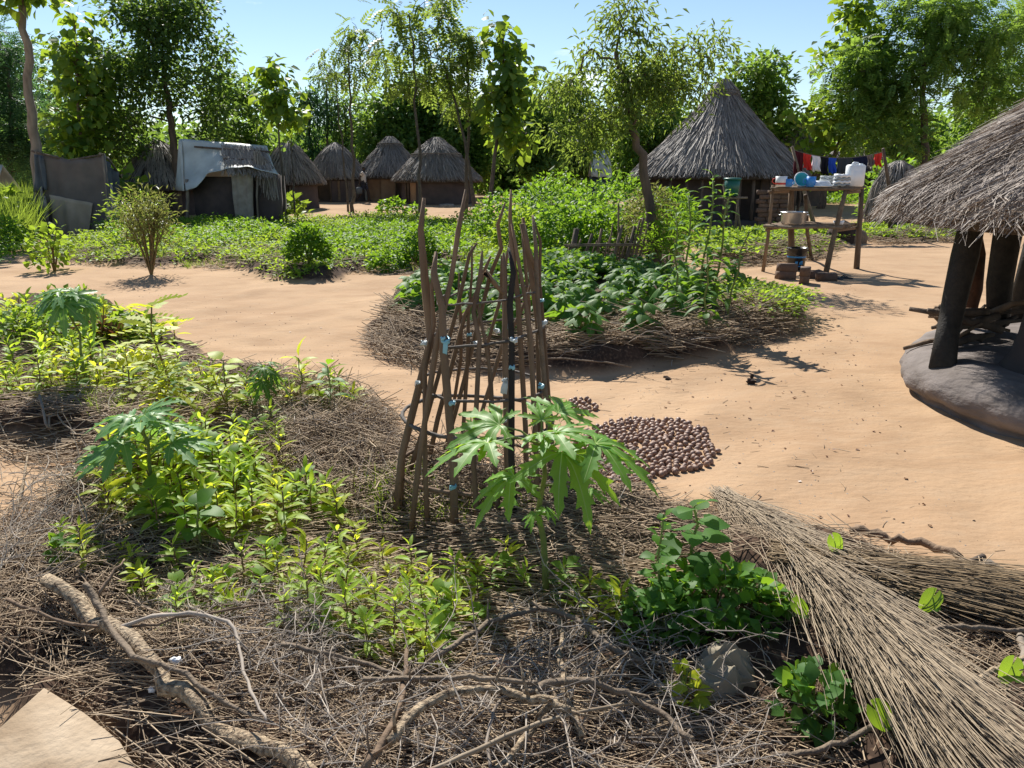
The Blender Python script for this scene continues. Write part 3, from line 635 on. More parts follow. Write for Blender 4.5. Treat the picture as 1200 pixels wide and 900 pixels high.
# canvas latrine screen
LY = 22.3
ls = empty('canvas_screen', 'square latrine screen of brown canvas with a tan patch on poles', 'latrine', tuple(at_y((92, 275), LY + .6))); o3 = np.array(ls.location)
sheet(lambda u, v: bil(tp(44, 283, LY), tp(130, 283, LY), tp(121, 182, LY), tp(42, 178, LY))(u, v) + np.array([0, .05 * math.sin(u * 9) + .03 * math.sin(u * 21 + v * 3), -.16 * math.sin(math.pi * u) * v]), 30, 16).obj('front_canvas', M['tent'], ls, True)
sheet(lambda u, v: bil(tp(63, 275, LY - .07), tp(103, 278, LY - .07), tp(109, 238, LY - .07), tp(58, 228, LY - .07))(u, v) + np.array([0, -.02 + .03 * math.sin(u * 9) + .025 * math.sin(u * 21 + v * 3), 0]), 20, 10).obj('canvas_patch', M['tentpatch'], ls, True)
sheet(lambda u, v: bil(tp(127, 276, LY - .02), tp(145, 268, LY + 1.5), tp(140, 206, LY + 1.5), tp(120, 182, LY - .02))(u, v) + np.array([.07 * math.sin(u * 16 + 2 * v), .05 * math.sin(u * 11), 0]), 26, 12).obj('side_canvas', M['tentblue'], ls, True)
sheet(lambda u, v: bil(tp(40, 276, LY + 1.6), tp(145, 270, LY + 1.6), tp(139, 207, LY + 1.6), tp(40, 188, LY + 1.6))(u, v) + np.array([0, .05 * math.sin(u * 16), 0]), 20, 6).obj('back_canvas', M['tentblue'], ls, True)
sheet(lambda u, v: bil(tp(39, 225, LY - .08), tp(56, 223, LY - .08), tp(50, 183, LY - .06), tp(41, 181, LY - .06))(u, v) + np.array([0, .05 * math.sin(u * 12 + v * 4), 0]), 14, 10).obj('corner_flap', M['tentblue'], ls, True)
for (a, b_, w_) in (((42, 284), (43, 176), .06), ((131, 284), (121, 180), .055)): G().tube([tp(*a, LY + .03), tp((a[0] + b_[0]) / 2, 230, LY + .05), tp(*b_, LY + .03)], w_, 6, wob=.08).obj('pole', M['palebark'], ls, True)
G().tube([tp(37, 177, LY), tp(80, 188, LY), tp(122, 181, LY)], .03, 6).obj('top_rail', M['bark'], ls, True)
G().tube([tp(117, 180, LY - .05), tp(128, 187, LY + .5), tp(142, 208, LY + 1.5)], .035, 6).obj('side_rail', M['palebark'], ls, True)
for (x, y, h_) in ((49, 265, 46), (53, 270, 40), (127, 268, 36), (131, 266, 50), (136, 268, 30)):
    G().tube([tp(x, y + 10, LY - .12), tp(x + 1, y - h_ * .5, LY - .12), tp(x - 1, y - h_, LY - .1)], [.09, .075, .03], 7, wob=.25).obj('rag', M['rag'], ls, True)
# a white tent top behind, far white shelters glimpsed between trees
for lb, px, py, w_, Y in (('small white tarpaulin tent tip behind the brown canvas screen', 78, 182, .8, 27), ('white tarpaulin shelter half hidden at the far left edge', -2, 193, .9, 30), ('pale tarpaulin shelter glimpsed between the hut and the dark round hut', 366, 197, 1.4, 41), ('pale roofed shelter behind the leaning tree', 702, 176, 1.0, 44)):
    t = empty('tarpaulin_shelter', lb, 'shelter', tuple(at_y((px, 240), Y))); zt = pt(px, py, Y)[2] - t.location[2]; hw = w_ / 2
    sheet(lambda u, v: bil((-hw * 1.2, -.9, zt * .45), (hw * 1.2, -.9, zt * .45), (hw, 0, zt), (-hw, 0, zt))(u, v) + np.array([0, 0, .03 * math.sin(u * 12)]), 8, 5).obj('roof', M['tarp'], t, True)
    sheet(lambda u, v: bil((hw * 1.2, .9, zt * .45), (-hw * 1.2, .9, zt * .45), (-hw, 0, zt), (hw, 0, zt))(u, v), 8, 5).obj('roof', M['tarp'], t, True)
    G().box((0, 0, zt * .22), (w_ * 1.05, 1.5, zt * .46)).obj('wall', M['tentblue'], t)

# near kitchen shelter on a mud platform
KC = np.array([5.0, 5.05]); kz = H(3.2, 5.2)
ks = empty('kitchen_shelter', 'open round cooking shelter with shaggy grey thatch on a grey mud platform', 'shelter', (KC[0], KC[1], kz)); o3 = np.array(ks.location)
ph = rng.uniform(0, 6.28, 8)
def platf(V, a):
    V = V.copy(); lev = (V[..., 2:3] * 0 + 1)[..., 0]; w = 1 + .018 * np.sin(3 * a + ph[0]) + .012 * np.sin(7 * a + ph[1]); V[..., 0] *= w; V[..., 1] *= w
    V[..., 2] += .012 * np.sin(V[..., 0] * 5 + ph[2]) * np.sin(V[..., 1] * 6 + ph[3]) + .006 * np.sin(V[..., 0] * 17 + ph[4]) * np.sin(V[..., 1] * 15 + ph[5])
    rr = .010 * np.sin(a * 23 + V[..., 2] * 25) + .008 * np.sin(a * 41 - V[..., 2] * 18); V[..., 0] += rr * np.cos(a); V[..., 1] += rr * np.sin(a); return V
G().lathe([(1.93, -.1), (1.93, .0), (1.925, .02), (1.98, .05), (2.0, .10), (1.99, .16), (1.95, .21), (1.88, .25), (1.78, .275), (1.6, .285), (1.3, .285), (.9, .28), (.4, .275), (.02, .275)], n=160, fn=platf).obj('platform', M['mud'], ks, True)
pr = roof_prof(2.20, 1.44 - kz, 3.22 - kz, .05, 12)
rf = G().lathe([(max(.02, r - .05), z - .06) for r, z in pr] + [(pr[-1][0] - .06, pr[-1][1] - .13), (1.9, pr[-1][1] + .2), (.1, 3.05)], n=64).obj('roof', M['thatchbase'], ks, True)
thatch(pr, 26000, .42, .0085, .33, .075, 3, R(120), R(300), .09, .55, wav_=.03, jaz=.05).obj('thatch', M['thatchnear'], rf, kind='stuff')
thatch(pr, 6000, .45, .010, .30, .07, 2, R(-60), R(120), .09, .55, wav_=.03).obj('back_thatch', M['thatchnear'], rf, kind='stuff')
thatch(pr[-3:], 5000, .34, .008, .30, .06, 2, R(120), R(300), .16, .5, wav_=.03, jaz=.06).obj('eave_thatch', M['thatchnear'], rf, kind='stuff')
def kp(px, py, Y): return pt(px, py, Y) - o3
q_ = at(1105, 428, .27)
G().tube([q_ - o3 - [0, 0, .05], kp(1112, 385, 5.42), kp(1121, 340, 5.46), kp(1131, 300, 5.5), kp(1140, 262, 5.54), kp(1146, 235, 5.58)], [.092, .08, .084, .092, .088, .1], 12, wob=.03).obj('post', M['blackstick'], ks, True)
G().tube([kp(1129, 385, 6.5), kp(1139, 340, 6.5), kp(1140, 300, 6.5), kp(1134, 262, 6.5), kp(1140, 235, 6.5)], [.07, .085, .10, .09, .08], 10, wob=.06).obj('post', mat('red_brown_post', (.13, .06, .035), (.05, .03, .02), 10, .85, .5), ks, True)
G().tube([kp(1170, 380, 6.3), kp(1172, 330, 6.25), kp(1182, 270, 6.2), kp(1190, 230, 6.15)], [.085, .1, .11, .1], 10, wob=.04).obj('post', M['blackstick'], ks, True)
px_ = kp(1246, 425, 4.95)
G().lathe([(.40, .25), (.36, .30), (.32, .38), (.29, .52), (.275, .7), (.26, .95), (.25, 1.2), (.27, 1.5)], (px_[0], px_[1], 0), 32, fn=wavy(.03)).obj('pillar', mat('smoky_mud', (.055, .047, .045), (.035, .03, .03), 3, .9, .35, 14), ks, True)
G().tube([(.9, .8, .2), (.9, .8, 1.5)], .1, 10).obj('post', M['blackstick'], ks, True); G().tube([(-.2, 1.9, .2), (-.2, 1.8, 1.4)], .09, 10).obj('post', M['blackstick'], ks, True)
for k in range(14):   # rafters
    a = 2 * math.pi * k / 14; G().tube([(2.2 * math.cos(a), 2.2 * math.sin(a), 1.40 - kz), (.1 * math.cos(a), .1 * math.sin(a), 3.12 - kz)], .035, 6).obj('rafter', M['blackstick'], ks, True)
fw = ['twisted dark firewood stick sticking out furthest left of the shelter pile', 'thick charred firewood log across the shelter pile', 'brown firewood branch on top of the shelter pile', 'short forked firewood piece leaning in the shelter pile']
for k in range(20):
    c = pt(rng.uniform(1105, 1165), 385, 5.95 + rng.normal(0, .15)); c[2] = kz + .31 + .012 * k + rng.uniform(0, .02); a = rng.normal(0, .45) + (math.pi if k % 2 else 0); L = rng.uniform(.18, .36)
    d = np.array([math.cos(a), math.sin(a) * .7, rng.normal(.02, .16)])
    G().tube([-d * L, -d * L * .3 + rng.normal(0, .02, 3), d * L * .35 + rng.normal(0, .025, 3), d * L + [0, 0, rng.uniform(-.02, .06)]], np.array([.02, .024, .02, .012]) * rng.uniform(.7, 1.5), 7, wob=.12).obj('firewood', M['bark'] if k % 3 else M['stick'], None, True).location = tuple(c)
    o = COL.objects[-1]; tag(o, 'piece of crooked dark firewood heaped on the mud platform behind the black post', 'firewood', 'firewood heap in the shelter')

# ------------------------------------------------------------------ trees
tree('broad_tree', 'big dense dark-leaved tree behind the white tarpaulin hut', 'tree', tk(29, (209, 262), (208, 210), (204, 165), (196, 110), (190, 60)),
     [B(150, 105, 72, 62, 29, 38), B(222, 78, 55, 55, 29, 25), B(165, 35, 45, 38, 29, 14), B(115, 155, 45, 35, 29, 12), B(245, 140, 28, 34, 29, 7), B(190, 15, 55, 30, 29, 12)], 'L_dark', DIAW, .20, 130, .62, r0=.2)
tree('broad_tree', 'blue-green feathery tree at the far left edge', 'tree', tk(34, (12, 255), (14, 180), (10, 80)),
     [B(5, 120, 34, 75, 34, 34), B(22, 175, 36, 36, 34, 16), B(-30, 80, 40, 60, 34, 16)], 'L_blue', PIN, .6, 40, .7, r0=.16)
tree('teak_tree', 'teak tree with big yellowing leaves behind the tall pale trunk', 'tree', tk(27, (92, 262), (94, 180), (92, 90), (88, 30)),
     [B(88, 75, 20, 52, 27, 22), B(86, 160, 28, 42, 27, 22), B(100, 105, 22, 55, 27, 18)], 'L_teak', OVA_S, .40, 15, .5, r0=.08, droop=.75)
tree('pole_tree', 'tall bare pale trunk rising beside the brown canvas screen', 'tree', tk(22.6, (47, 275), (42, 190), (34, 90), (25, -5), (22, -60)),
     [B(25, -42, 48, 46, 22.6, 26)], 'L_teak', OVA_S, .38, 16, .5, 'palebark', .17, .7)
tree('teak_sapling', 'young teak with a tuft of broad leaves right of the tarpaulin hut', 'tree', tk(26, (334, 256), (330, 190), (325, 130), (321, 90)),
     [B(322, 98, 17, 26, 26, 10), B(335, 122, 16, 30, 26, 11), B(318, 128, 18, 22, 26, 8)], 'L_teak', OVA_S, .36, 13, .4, 'thinbark', .05, .8)
tree('thin_tree', 'bare thin pole-like sapling beside the young teak', 'tree', tk(26.4, (346, 256), (343, 200), (341, 160)), [B(340, 152, 10, 12, 26.4, 4)], 'L_mid', OVA_S, .2, 10, .3, 'thinbark', .035)
tree('broad_tree', 'green tree filling the gap between the dark tree and the young teak', 'tree', tk(34, (285, 250), (282, 180), (280, 140)),
     [B(280, 135, 36, 42, 34, 22), B(300, 170, 26, 30, 34, 10), B(262, 165, 26, 30, 34, 9)], 'L_mid', DIAW, .24, 100, .65, r0=.12)
TG = 'columnar trees behind the huts'
for px, tp_, w_, lb in ((362, 100, 9, 'leftmost slender columnar tree behind the dark huts'), (383, 92, 12, 'tallest columnar tree left of the thin tree'), (405, 112, 12, 'columnar tree just behind the thin tree trunk'), (428, 108, 13, 'broad columnar tree behind the middle hut roof')):
    tree('column_tree', lb, 'tree', tk(48, (px, 240), (px, 170), (px, tp_ + 8)), [B(px, (tp_ + 225) / 2, w_, (225 - tp_) / 2, 48, 30)], 'L_blue' if px < 400 else 'L_mid', NARROW, .34, 60, .6, r0=.12, droop=.9, group=TG)
for px, py, w_, h_, Y, lb, mt in ((452, 150, 30, 44, 46, 'bushy bright tree rising above the middle hut', 'L_mid'), (500, 140, 32, 44, 47, 'rounded tree behind the two rightmost huts of the yard', 'L_mid'), (545, 165, 28, 44, 45, 'tree behind the thin trunks right of the huts', 'L_mid'),
                              (625, 160, 28, 44, 42, 'mid-green tree in the gap left of the leaning tree', 'L_mid'), (668, 150, 30, 50, 48, 'darker tree behind the leaning tree', 'L_dark'), (590, 175, 30, 40, 52, 'far tree seen under the big-leaved teak', 'L_dark'), (1165, 150, 50, 60, 44, 'far tree behind the shelter roof', 'L_mid'), (1040, 170, 40, 42, 46, 'far tree behind the laundry', 'L_mid'),
                              (760, 130, 40, 60, 50, 'far tree left of the big hut roof', 'L_mid'), (20, 130, 40, 60, 50, 'far tree at the left edge', 'L_blue')):
    tree('broad_tree', lb, 'tree', tk(Y, (px, 240), (px, 190), (px, py - h_ * .4)), [B(px, py, w_, h_, Y, 42), B(px + w_ * .5, py + 25, w_ * .7, h_ * .6, Y, 14)], mt, DIAW, .32, 110, .8, r0=.14)
tree('thin_tree', 'thin tree with a small feathery crown in front of the left dark hut', 'tree', tk(31, (414, 262), (415, 200), (411, 130), (408, 60)),
     [B(410, 62, 20, 26, 31, 9), B(388, 78, 14, 24, 31, 6), B(434, 72, 16, 26, 31, 7), B(410, 30, 10, 18, 31, 3)], 'L_olive', PINW, .46, 9, .38, 'thinbark', .075, .8)
tree('thin_tree', 'second very thin trunk leaning against the feathery thin tree', 'tree', tk(31.3, (408, 250), (404, 190), (398, 140), (392, 90)), [B(388, 75, 10, 15, 31.3, 3)], 'L_olive', PIN, .5, 8, .35, 'thinbark', .04, .8)
tree('thin_tree', 'tall thin tree with upswept feathery top rising before the right hut of the yard', 'tree', tk(28, (493, 262), (491, 190), (487, 100), (480, 20)),
     [B(480, 55, 20, 40, 28, 9), B(462, 20, 14, 24, 28, 4), B(465, 85, 16, 24, 28, 4), B(497, 20, 12, 26, 28, 4)], 'L_olive', PINW, .55, 9, .42, 'thinbark', .07, .75)
tree('thin_tree', 'thin tree with a slanting trunk at the right of the huts', 'tree', tk(28.5, (557, 262), (550, 190), (537, 130), (518, 70)),
     [B(516, 60, 18, 32, 28.5, 8), B(523, 15, 10, 26, 28.5, 4), B(508, 95, 14, 20, 28.5, 4)], 'L_olive', PINW, .52, 9, .42, 'thinbark', .075, .75)
tree('thin_tree', 'thin tree with a fuller dark crown beside the big-leaved teak', 'tree', tk(29, (545, 262), (547, 200), (549, 130), (548, 70)),
     [B(550, 80, 24, 38, 29, 15), B(560, 45, 14, 22, 29, 6), B(534, 110, 16, 20, 29, 6)], 'L_olive', PINW, .46, 12, .42, 'thinbark', .08, .75)
tree('teak_tree', 'teak tree with drooping broad dark leaves right of the thin trees', 'tree', tk(28, (572, 262), (578, 200), (588, 110), (590, 40)),
     [B(592, 45, 12, 24, 28, 8), B(600, 95, 20, 35, 28, 17), B(604, 140, 24, 32, 28, 17), B(586, 120, 14, 30, 28, 8)], 'L_teak', OVA_S, .42, 15, .45, r0=.09, droop=.85)
tree('leaning_tree', 'slim leaning tree with a wide airy olive crown beside the stick fence', 'tree', tk(13.2, (770, 318), (764, 260), (757, 215), (745, 160), (733, 110), (722, 60)),
     [B(700, 110, 52, 52, 13.2, 27), B(745, 60, 52, 42, 13.2, 19), B(798, 80, 42, 38, 13.2, 14), B(680, 160, 30, 30, 13.2, 7), B(650, 120, 20, 34, 13.2, 5), B(726, 22, 20, 28, 13.2, 5), B(830, 60, 26, 30, 13.2, 5), B(760, 115, 40, 30, 13.2, 9)],
     'L_olive', NARROW, .145, 62, .34, r0=.105, droop=.55, tipr=.006)
tree('broad_tree', 'full green tree rising behind the big hut roof', 'tree', tk(36, (892, 250), (892, 190), (890, 110)),
     [B(890, 95, 32, 38, 36, 18), B(905, 140, 32, 36, 36, 14), B(925, 175, 18, 26, 36, 5), B(870, 120, 20, 30, 36, 6)], 'L_mid', DIAW, .30, 95, .62, r0=.16)
tree('teak_tree', 'shiny broad-leaved tree with a leaning forked trunk behind the laundry', 'tree', tk(33, (960, 255), (970, 205), (985, 160), (985, 60)),
     [B(965, 150, 34, 36, 33, 18), B(985, 180, 26, 22, 33, 9), B(1000, 40, 36, 48, 33, 22), B(1010, 130, 30, 36, 33, 12)], 'L_teak', OVA_S, .42, 20, .6, r0=.15, droop=.6)
tree('broad_tree', 'wide spreading feathery-leaved tree behind the kitchen shelter', 'tree', tk(31, (1085, 255), (1085, 190), (1082, 120), (1085, 50)),
     [B(1080, 85, 70, 58, 31, 41), B(1135, 40, 55, 46, 31, 19), B(1050, 135, 55, 40, 31, 19), B(1165, 95, 40, 50, 31, 14), B(1005, 95, 34, 44, 31, 13), B(1090, 15, 55, 32, 31, 14), B(1185, 30, 40, 45, 31, 8)], 'L_mid', PINW, .42, 42, .66, r0=.2, droop=.3)
tree('broad_tree', 'second feathery crown at the top right corner', 'tree', tk(33, (1230, 255), (1225, 150), (1215, 40)), [B(1210, 60, 50, 70, 33, 40)], 'L_mid', PIN, .5, 22, .6, r0=.15)
# far wood that closes the view
k = 2600; a = rng.uniform(-1.0, 1.0, k); d = rng.uniform(70, 100, k); hh = 5.4 + 1.6 * np.sin(a * 9) * np.sin(a * 23 + 1) + rng.normal(0, .6, k)
C = np.stack([d * np.sin(a), d * np.cos(a), np.maximum(.8, hh) * rng.uniform(.05, 1, k)], 1); pos = np.repeat(C, 45, 0) + rng.normal(0, .8, (k * 45, 3))
G().inst(DIAW[0], DIAW[1], pos, leaf_fr(nrm(rng.normal(0, 1, pos.shape)), .5), rng.uniform(.5, .95, len(pos))).obj('far_wood', M['L_mid'], kind='stuff')
k = 900; a = rng.uniform(-.72, .72, k); d = rng.uniform(50, 62, k)
C = np.stack([d * np.sin(a), d * np.cos(a), rng.uniform(.1, 4.2, k)], 1); pos = np.repeat(C, 60, 0) + rng.normal(0, .6, (k * 60, 3))
G().inst(DIAW[0], DIAW[1], pos, leaf_fr(nrm(rng.normal(0, 1, pos.shape)), .5), rng.uniform(.3, .6, len(pos))).obj('undergrowth', M['L_mid'], kind='stuff')

# ------------------------------------------------------------------ crops and shrubs of the middle distance
def in_poly(pl, k, shrink=0.0):
    out = []; lo, hi = pl.min(0), pl.max(0)
    while sum(map(len, out)) < k:
        P = rng.uniform(lo, hi, (k * 3, 2)); out.append(P[sdist(P, pl) > shrink])
    return np.vstack(out)[:k]
def crop(name, pl, k, h, ll, per, mt, leaf=DIAW, shrink=.05, spread=.14, clump=1.0):
    P = in_poly(pl, k, shrink); z, _ = terrain(P); hv = h * (.55 + .45 * np.sin(P[:, 0] * 1.7 + 1) * np.sin(P[:, 1] * 1.3)) * rng.uniform(.6, 1.2, k) if clump else np.full(k, h)
    C = np.repeat(np.column_stack([P, z]), per, 0); hh = np.repeat(np.maximum(hv, h * .3), per); n_ = k * per
    pos = C + np.column_stack([rng.normal(0, spread, (n_, 2)), hh * rng.uniform(.1, 1, n_)])
    d = nrm((pos - C) * [1, 1, .2] + rng.normal(0, .1, (n_, 3)) + [0, 0, .04])
    o = G().inst(leaf[0], leaf[1], pos, leaf_fr(d, .3), ll * rng.uniform(.6, 1.25, n_)).obj(name, M[mt], kind='stuff'); return o
BP = {k: v[0] for k, v in BEDS.items()}
crop('leafy_crop', BP['left'], 2300, .24, .085, 16, 'L_crop')
crop('leafy_crop', poly([(330, 300), (440, 262), (560, 272), (545, 318), (450, 308), (380, 322)]), 900, .34, .095, 18, 'L_green')
crop('leafy_crop', poly([(120, 275), (330, 270), (330, 290), (160, 300)]), 500, .36, .10, 14, 'L_bush')
crop('leafy_crop', poly([(560, 322), (570, 275), (640, 262), (660, 300), (640, 330)]), 420, .30, .10, 18, 'L_crop')
crop('leafy_crop', BP['farright'], 620, .15, .09, 16, 'L_crop')
crop('leafy_crop', BP['rightrear'], 700, .15, .09, 14, 'L_crop')
crop('leafy_crop', poly([(930, 238), (1075, 236), (1075, 247), (930, 248)]), 700, .7, .16, 16, 'L_green')
crop('leafy_crop', poly([(845, 372), (880, 352), (930, 376), (925, 390), (870, 396)]), 260, .17, .06, 18, 'L_crop')
crop('leafy_crop', poly([(-60, 262), (40, 250), (40, 300), (-60, 320)]), 260, .45, .11, 18, 'L_green')
def grass(name, pl, k, h, per, mt='L_grass', w=.05, shrink=0):
    P = in_poly(pl, k, shrink); z, _ = terrain(P); C = np.repeat(np.column_stack([P, z - .01]), per, 0) + rng.normal(0, .03, (k * per, 3)) * [1, 1, 0]
    d = nrm(np.column_stack([rng.normal(0, .45, (len(C), 2)), np.ones(len(C))]))
    t = np.array([(-w * .5, 0, 0), (w * .5, 0, 0), (w * .35, .5, .04), (-w * .35, .5, .04), (0, 1, .22)]); f = [np.array([[0, 1, 2, 3]]), np.array([[3, 2, 4]])]
    G().inst(t, f, C, frames(d, rng.normal(0, 1, (len(C), 3)) * [1, 1, .1]), h * rng.uniform(.5, 1.2, len(C))).obj(name, M[mt], kind='stuff')
grass('tall_grass', poly([(-20, 262), (38, 258), (38, 285), (-20, 290)]), 300, 1.3, 14, 'L_grass', .022)
grass('weedy_grass', poly([(40, 305), (560, 325), (560, 312), (60, 292)]), 260, .16, 12, 'L_grass', .06)
grass('weedy_grass', poly([(545, 320), (600, 325), (640, 300), (570, 280)]), 160, .25, 12, 'L_grass', .05)

S = shrub
S('dry_bush', 'tall straggly half-dry bush with bare brown stems at the near edge of the left crop', 'bush', at(176, 312), .62, 1.5, 'L_dry', NARROW, .10, 1300, 16, stemmat='redstem', gap=.14, sr=.011)
S('dry_bush', 'thin wispy weed standing behind the half-dry bush', 'bush', at(165, 285), .7, 1.2, 'L_grass', NARROW, .14, 700, 14, stemmat='stem', gap=.16, sr=.006)
S('young_tree', 'little tree with round yellow-green leaves on a short stem at the far left', 'young tree', at(64, 318), .42, .95, 'L_crop', OVA_S, .14, 190, 6, droop=.5, stemmat='redstem', sr=.012)
S('leafy_bush', 'round dark green bush at the front edge of the left crop', 'bush', at(362, 312), .40, .72, 'L_green', DIAW, .09, 1300, 9)
S('leafy_bush', 'dark bush with dead stems left of the two tall forked sticks', 'bush', at(492, 303), .38, .82, 'L_green', DIAW, .09, 900, 10, stemmat='redstem')
S('leafy_bush', 'low bush between the dark bush and the two tall forked sticks', 'bush', at(455, 308), .4, .4, 'L_green', DIAW, .09, 600, 7)
S('leafy_bush', 'pale bushy weed at the far left edge of the crop', 'bush', at(12, 296), .5, .85, 'L_green', DIAW, .1, 900, 9)
S('yard_bush', 'small round bush standing alone in the yard before the middle hut', 'bush', at(459, 249), .65, .72, 'L_green', OVA_S, .2, 260, 7)
S('yard_bush', 'little low bush in the yard right of the round bush', 'bush', at(488, 252), .4, .42, 'L_green', OVA_S, .16, 140, 6)
S('broadleaf_bush', 'broad-leaved bush beside the tarpaulin hut doorway', 'bush', at(337, 257), .75, 1.0, 'L_teak', OVA_S, .34, 120, 7, stemmat='thinbark')
S('broadleaf_bush', 'broad-leaved plant between canvas screen and tarpaulin hut', 'bush', at_y((155, 262), 25), .9, 1.9, 'L_teak', OVA_S, .38, 170, 8, stemmat='thinbark')
S('broadleaf_bush', 'large-leaved plant at the far left edge beside the screen', 'bush', at_y((12, 270), 21), .6, 1.5, 'L_teak', OVA_S, .42, 70, 6, stemmat='stem')
S('broadleaf_bush', 'broad-leaved bush behind the brown canvas screen', 'bush', at_y((105, 255), 27), 1.0, 2.6, 'L_teak', OVA_S, .4, 200, 8, stemmat='thinbark')
for (px, Yb, rx, h, mt, lb) in ((590, 18.5, .9, 1.25, 'L_bush', 'leafy bright bush at the left end of the hedge'), (640, 17.5, 1.05, 1.65, 'L_bush', 'tallest bright bush in the middle of the hedge'), (697, 17, 1.05, 1.55, 'L_bush', 'bright bush above the stick fence left end'),
                           (612, 16, .7, .95, 'L_crop', 'low pale bush at the foot of the hedge'), (665, 15, .75, 1.2, 'L_bush', 'bush standing just left of the stick fence'), (712, 14.6, .7, 1.05, 'L_green', 'darker bush inside the stick fence'),
                           (735, 19, 1.1, 1.8, 'L_bush', 'bush behind the leaning tree trunk'), (560, 21, .7, .95, 'L_crop', 'low bush at the yard corner of the hedge'), (655, 21, 1.2, 1.9, 'L_green', 'darker bush deep in the hedge'), (800, 20.5, .9, 1.3, 'L_green', 'bush in front of the big hut veranda')):
    S('hedge_bush', lb, 'bush', at_y((px, 0), Yb), rx, h, mt, DIAW, .115, int(1500 * rx), 9, group='bushes of the bright hedge')
S('dry_bush', 'olive half-dry bush wrapped around the leaning trunk', 'bush', at_y((775, 0), 14.0), .62, 1.5, 'L_dry', NARROW, .10, 2600, 14, stemmat='redstem', sr=.008, droop=.5)
S('dry_bush', 'thin weedy bush right of the leaning trunk', 'bush', at_y((802, 0), 12.8), .5, 1.2, 'L_green', NARROW, .11, 1000, 9, sr=.006, gap=.16)
S('far_bush', 'yellow-green bush behind the shelter roof edge', 'bush', at_y((1075, 0), 24), 1.0, 2.2, 'L_bush', DIAW, .2, 500, 7)
# low thatch-covered heap and woodpile behind the rack
hp = tag(G().lathe([(.75, -.1), (.72, .5), (.6, 1.2), (.3, 1.75), (.05, 1.9)], n=24, fn=wavy(.1)).obj('thatch_heap', M['thatchbase'], None, True), 'dark standing heap of old thatch behind the red cloth on the line', 'thatch heap'); hp.location = tuple(at_y((1045, 260), 23))
thatch([(.06, 1.93), (.33, 1.78), (.63, 1.2), (.76, .4)], 1600, .6, .025, .15, .05).obj('straw', M['thatch'], hp, kind='stuff')
for px, r_, lb in ((985, .36, 'dark round stump heap seen under the top of the drying rack'), (1000, .26, 'brown rounded clod beside the dark stump heap')):
    o = tag(G().lathe([(r_, -.05), (r_ * 1.05, .2), (r_ * .8, r_ * 1.2), (.02, r_ * 1.6)], n=14, fn=wavy(.3)).obj('earth_heap', M['clod' if r_ > .3 else 'stick'], None, True), lb, 'heap'); o.location = tuple(at_y((px, 290), 18.5))

# ------------------------------------------------------------------ stick fence by the leaning tree
fe = empty('stick_fence', 'low fence of rough stakes and two rails around the tree', 'fence', at(705, 319)); o3 = np.array(fe.location)
def fp(px, py, Y): return pt(px, py, Y) - o3
def fg(px, Y): p = at_y((px, 0), Y); return p - o3 - np.array([0, 0, .05])
for (xb, xt, yt, r_, m_) in ((665, 668, 286, .02, 'stick'), (671, 676, 268, .06, 'bark'), (679, 681, 280, .02, 'stick'), (688, 694, 274, .03, 'bark'), (697, 700, 282, .018, 'stick'), (705, 705, 268, .028, 'stick'), (714, 717, 272, .016, 'stick'), (719, 718, 262, .014, 'stick'), (728, 729, 264, .034, 'greystick'),
                             (736, 735, 276, .02, 'stick'), (744, 744, 266, .04, 'bark'), (749, 750, 258, .025, 'stick'), (754, 754, 255, .028, 'stick'), (757, 760, 262, .02, 'stick'), (742, 725, 240, .018, 'stick')):
    G().tube([fg(xb, 12.75), (fg(xb, 12.75) + fp(xt, yt, 12.8)) / 2 + rng.normal(0, .02, 3), fp(xt, yt, 12.8)], [r_, r_ * .95, r_ * .8], 7, wob=.06).obj('stake', M[m_], fe, True)
for y, a, b_ in ((287, 661, 756), (314, 659, 756)):
    for dy in (0, 1.6): G().tube([fp(a, y + dy, 12.65), fp((a + b_) / 2, y - 1 + dy, 12.62), fp(b_, y - 1 + dy, 12.68)], .014, 6).obj('rail', M['greystick'], fe, True)

# ------------------------------------------------------------------ drying rack and what stands on it
rk = empty('drying_rack', 'rough pole drying rack with two shelves and leaning legs', 'rack', at(945, 318)); o3 = np.array(rk.location)
legs = {'fl': ((894, 317), (906, 217), 13.25, 13.15, .030, 'stick'), 'fr': ((967, 322), (993, 217), 12.75, 12.8, .045, 'greystick'), 'br': ((1004, 315), (1010, 217), 13.55, 13.5, .05, 'bark'), 'bl': ((928, 312), (928, 217), 13.9, 13.85, .058, 'stick')}
for (b_, t, Yb, Yt, r_, m_) in legs.values():
    a0 = at_y(b_, Yb); a0 = np.array([pt(b_[0], b_[1], Yb)[0], Yb, a0[2] - .05]); a1 = pt(t[0], t[1], Yt)
    G().tube([a0 - o3, (a0 * .6 + a1 * .4) - o3 + rng.normal(0, .015, 3), (a0 * .3 + a1 * .7) - o3 + rng.normal(0, .015, 3), a1 - o3], [r_ * 1.1, r_, r_ * .95, r_ * .9], 8, wob=.06).obj('leg', M[m_], rk, True)
ZT = 1.43
def rp_(px, Y, z): p = pt(px, 217, Y); return np.array([p[0], Y, z]) - o3
def deck(z, l0, l1, r0, r1, k, nm):
    for q_ in range(k):
        u = q_ / (k - 1); a = rp_(l0[0] * (1 - u) + l1[0] * u + rng.normal(0, 1.2), l0[1] * (1 - u) + l1[1] * u, z); b_ = rp_(r0[0] * (1 - u) + r1[0] * u + rng.normal(0, 1.5), r0[1] * (1 - u) + r1[1] * u, z + rng.normal(0, .008))
        r_ = rng.uniform(.02, .032); G().tube([a, a * .66 + b_ * .34 + rng.normal(0, .008, 3), a * .33 + b_ * .67 + rng.normal(0, .008, 3), b_], [r_, r_ * 1.05, r_, r_ * .85], 7, wob=.05).obj(nm, M['stick' if q_ % 3 else 'greystick'], rk, True)
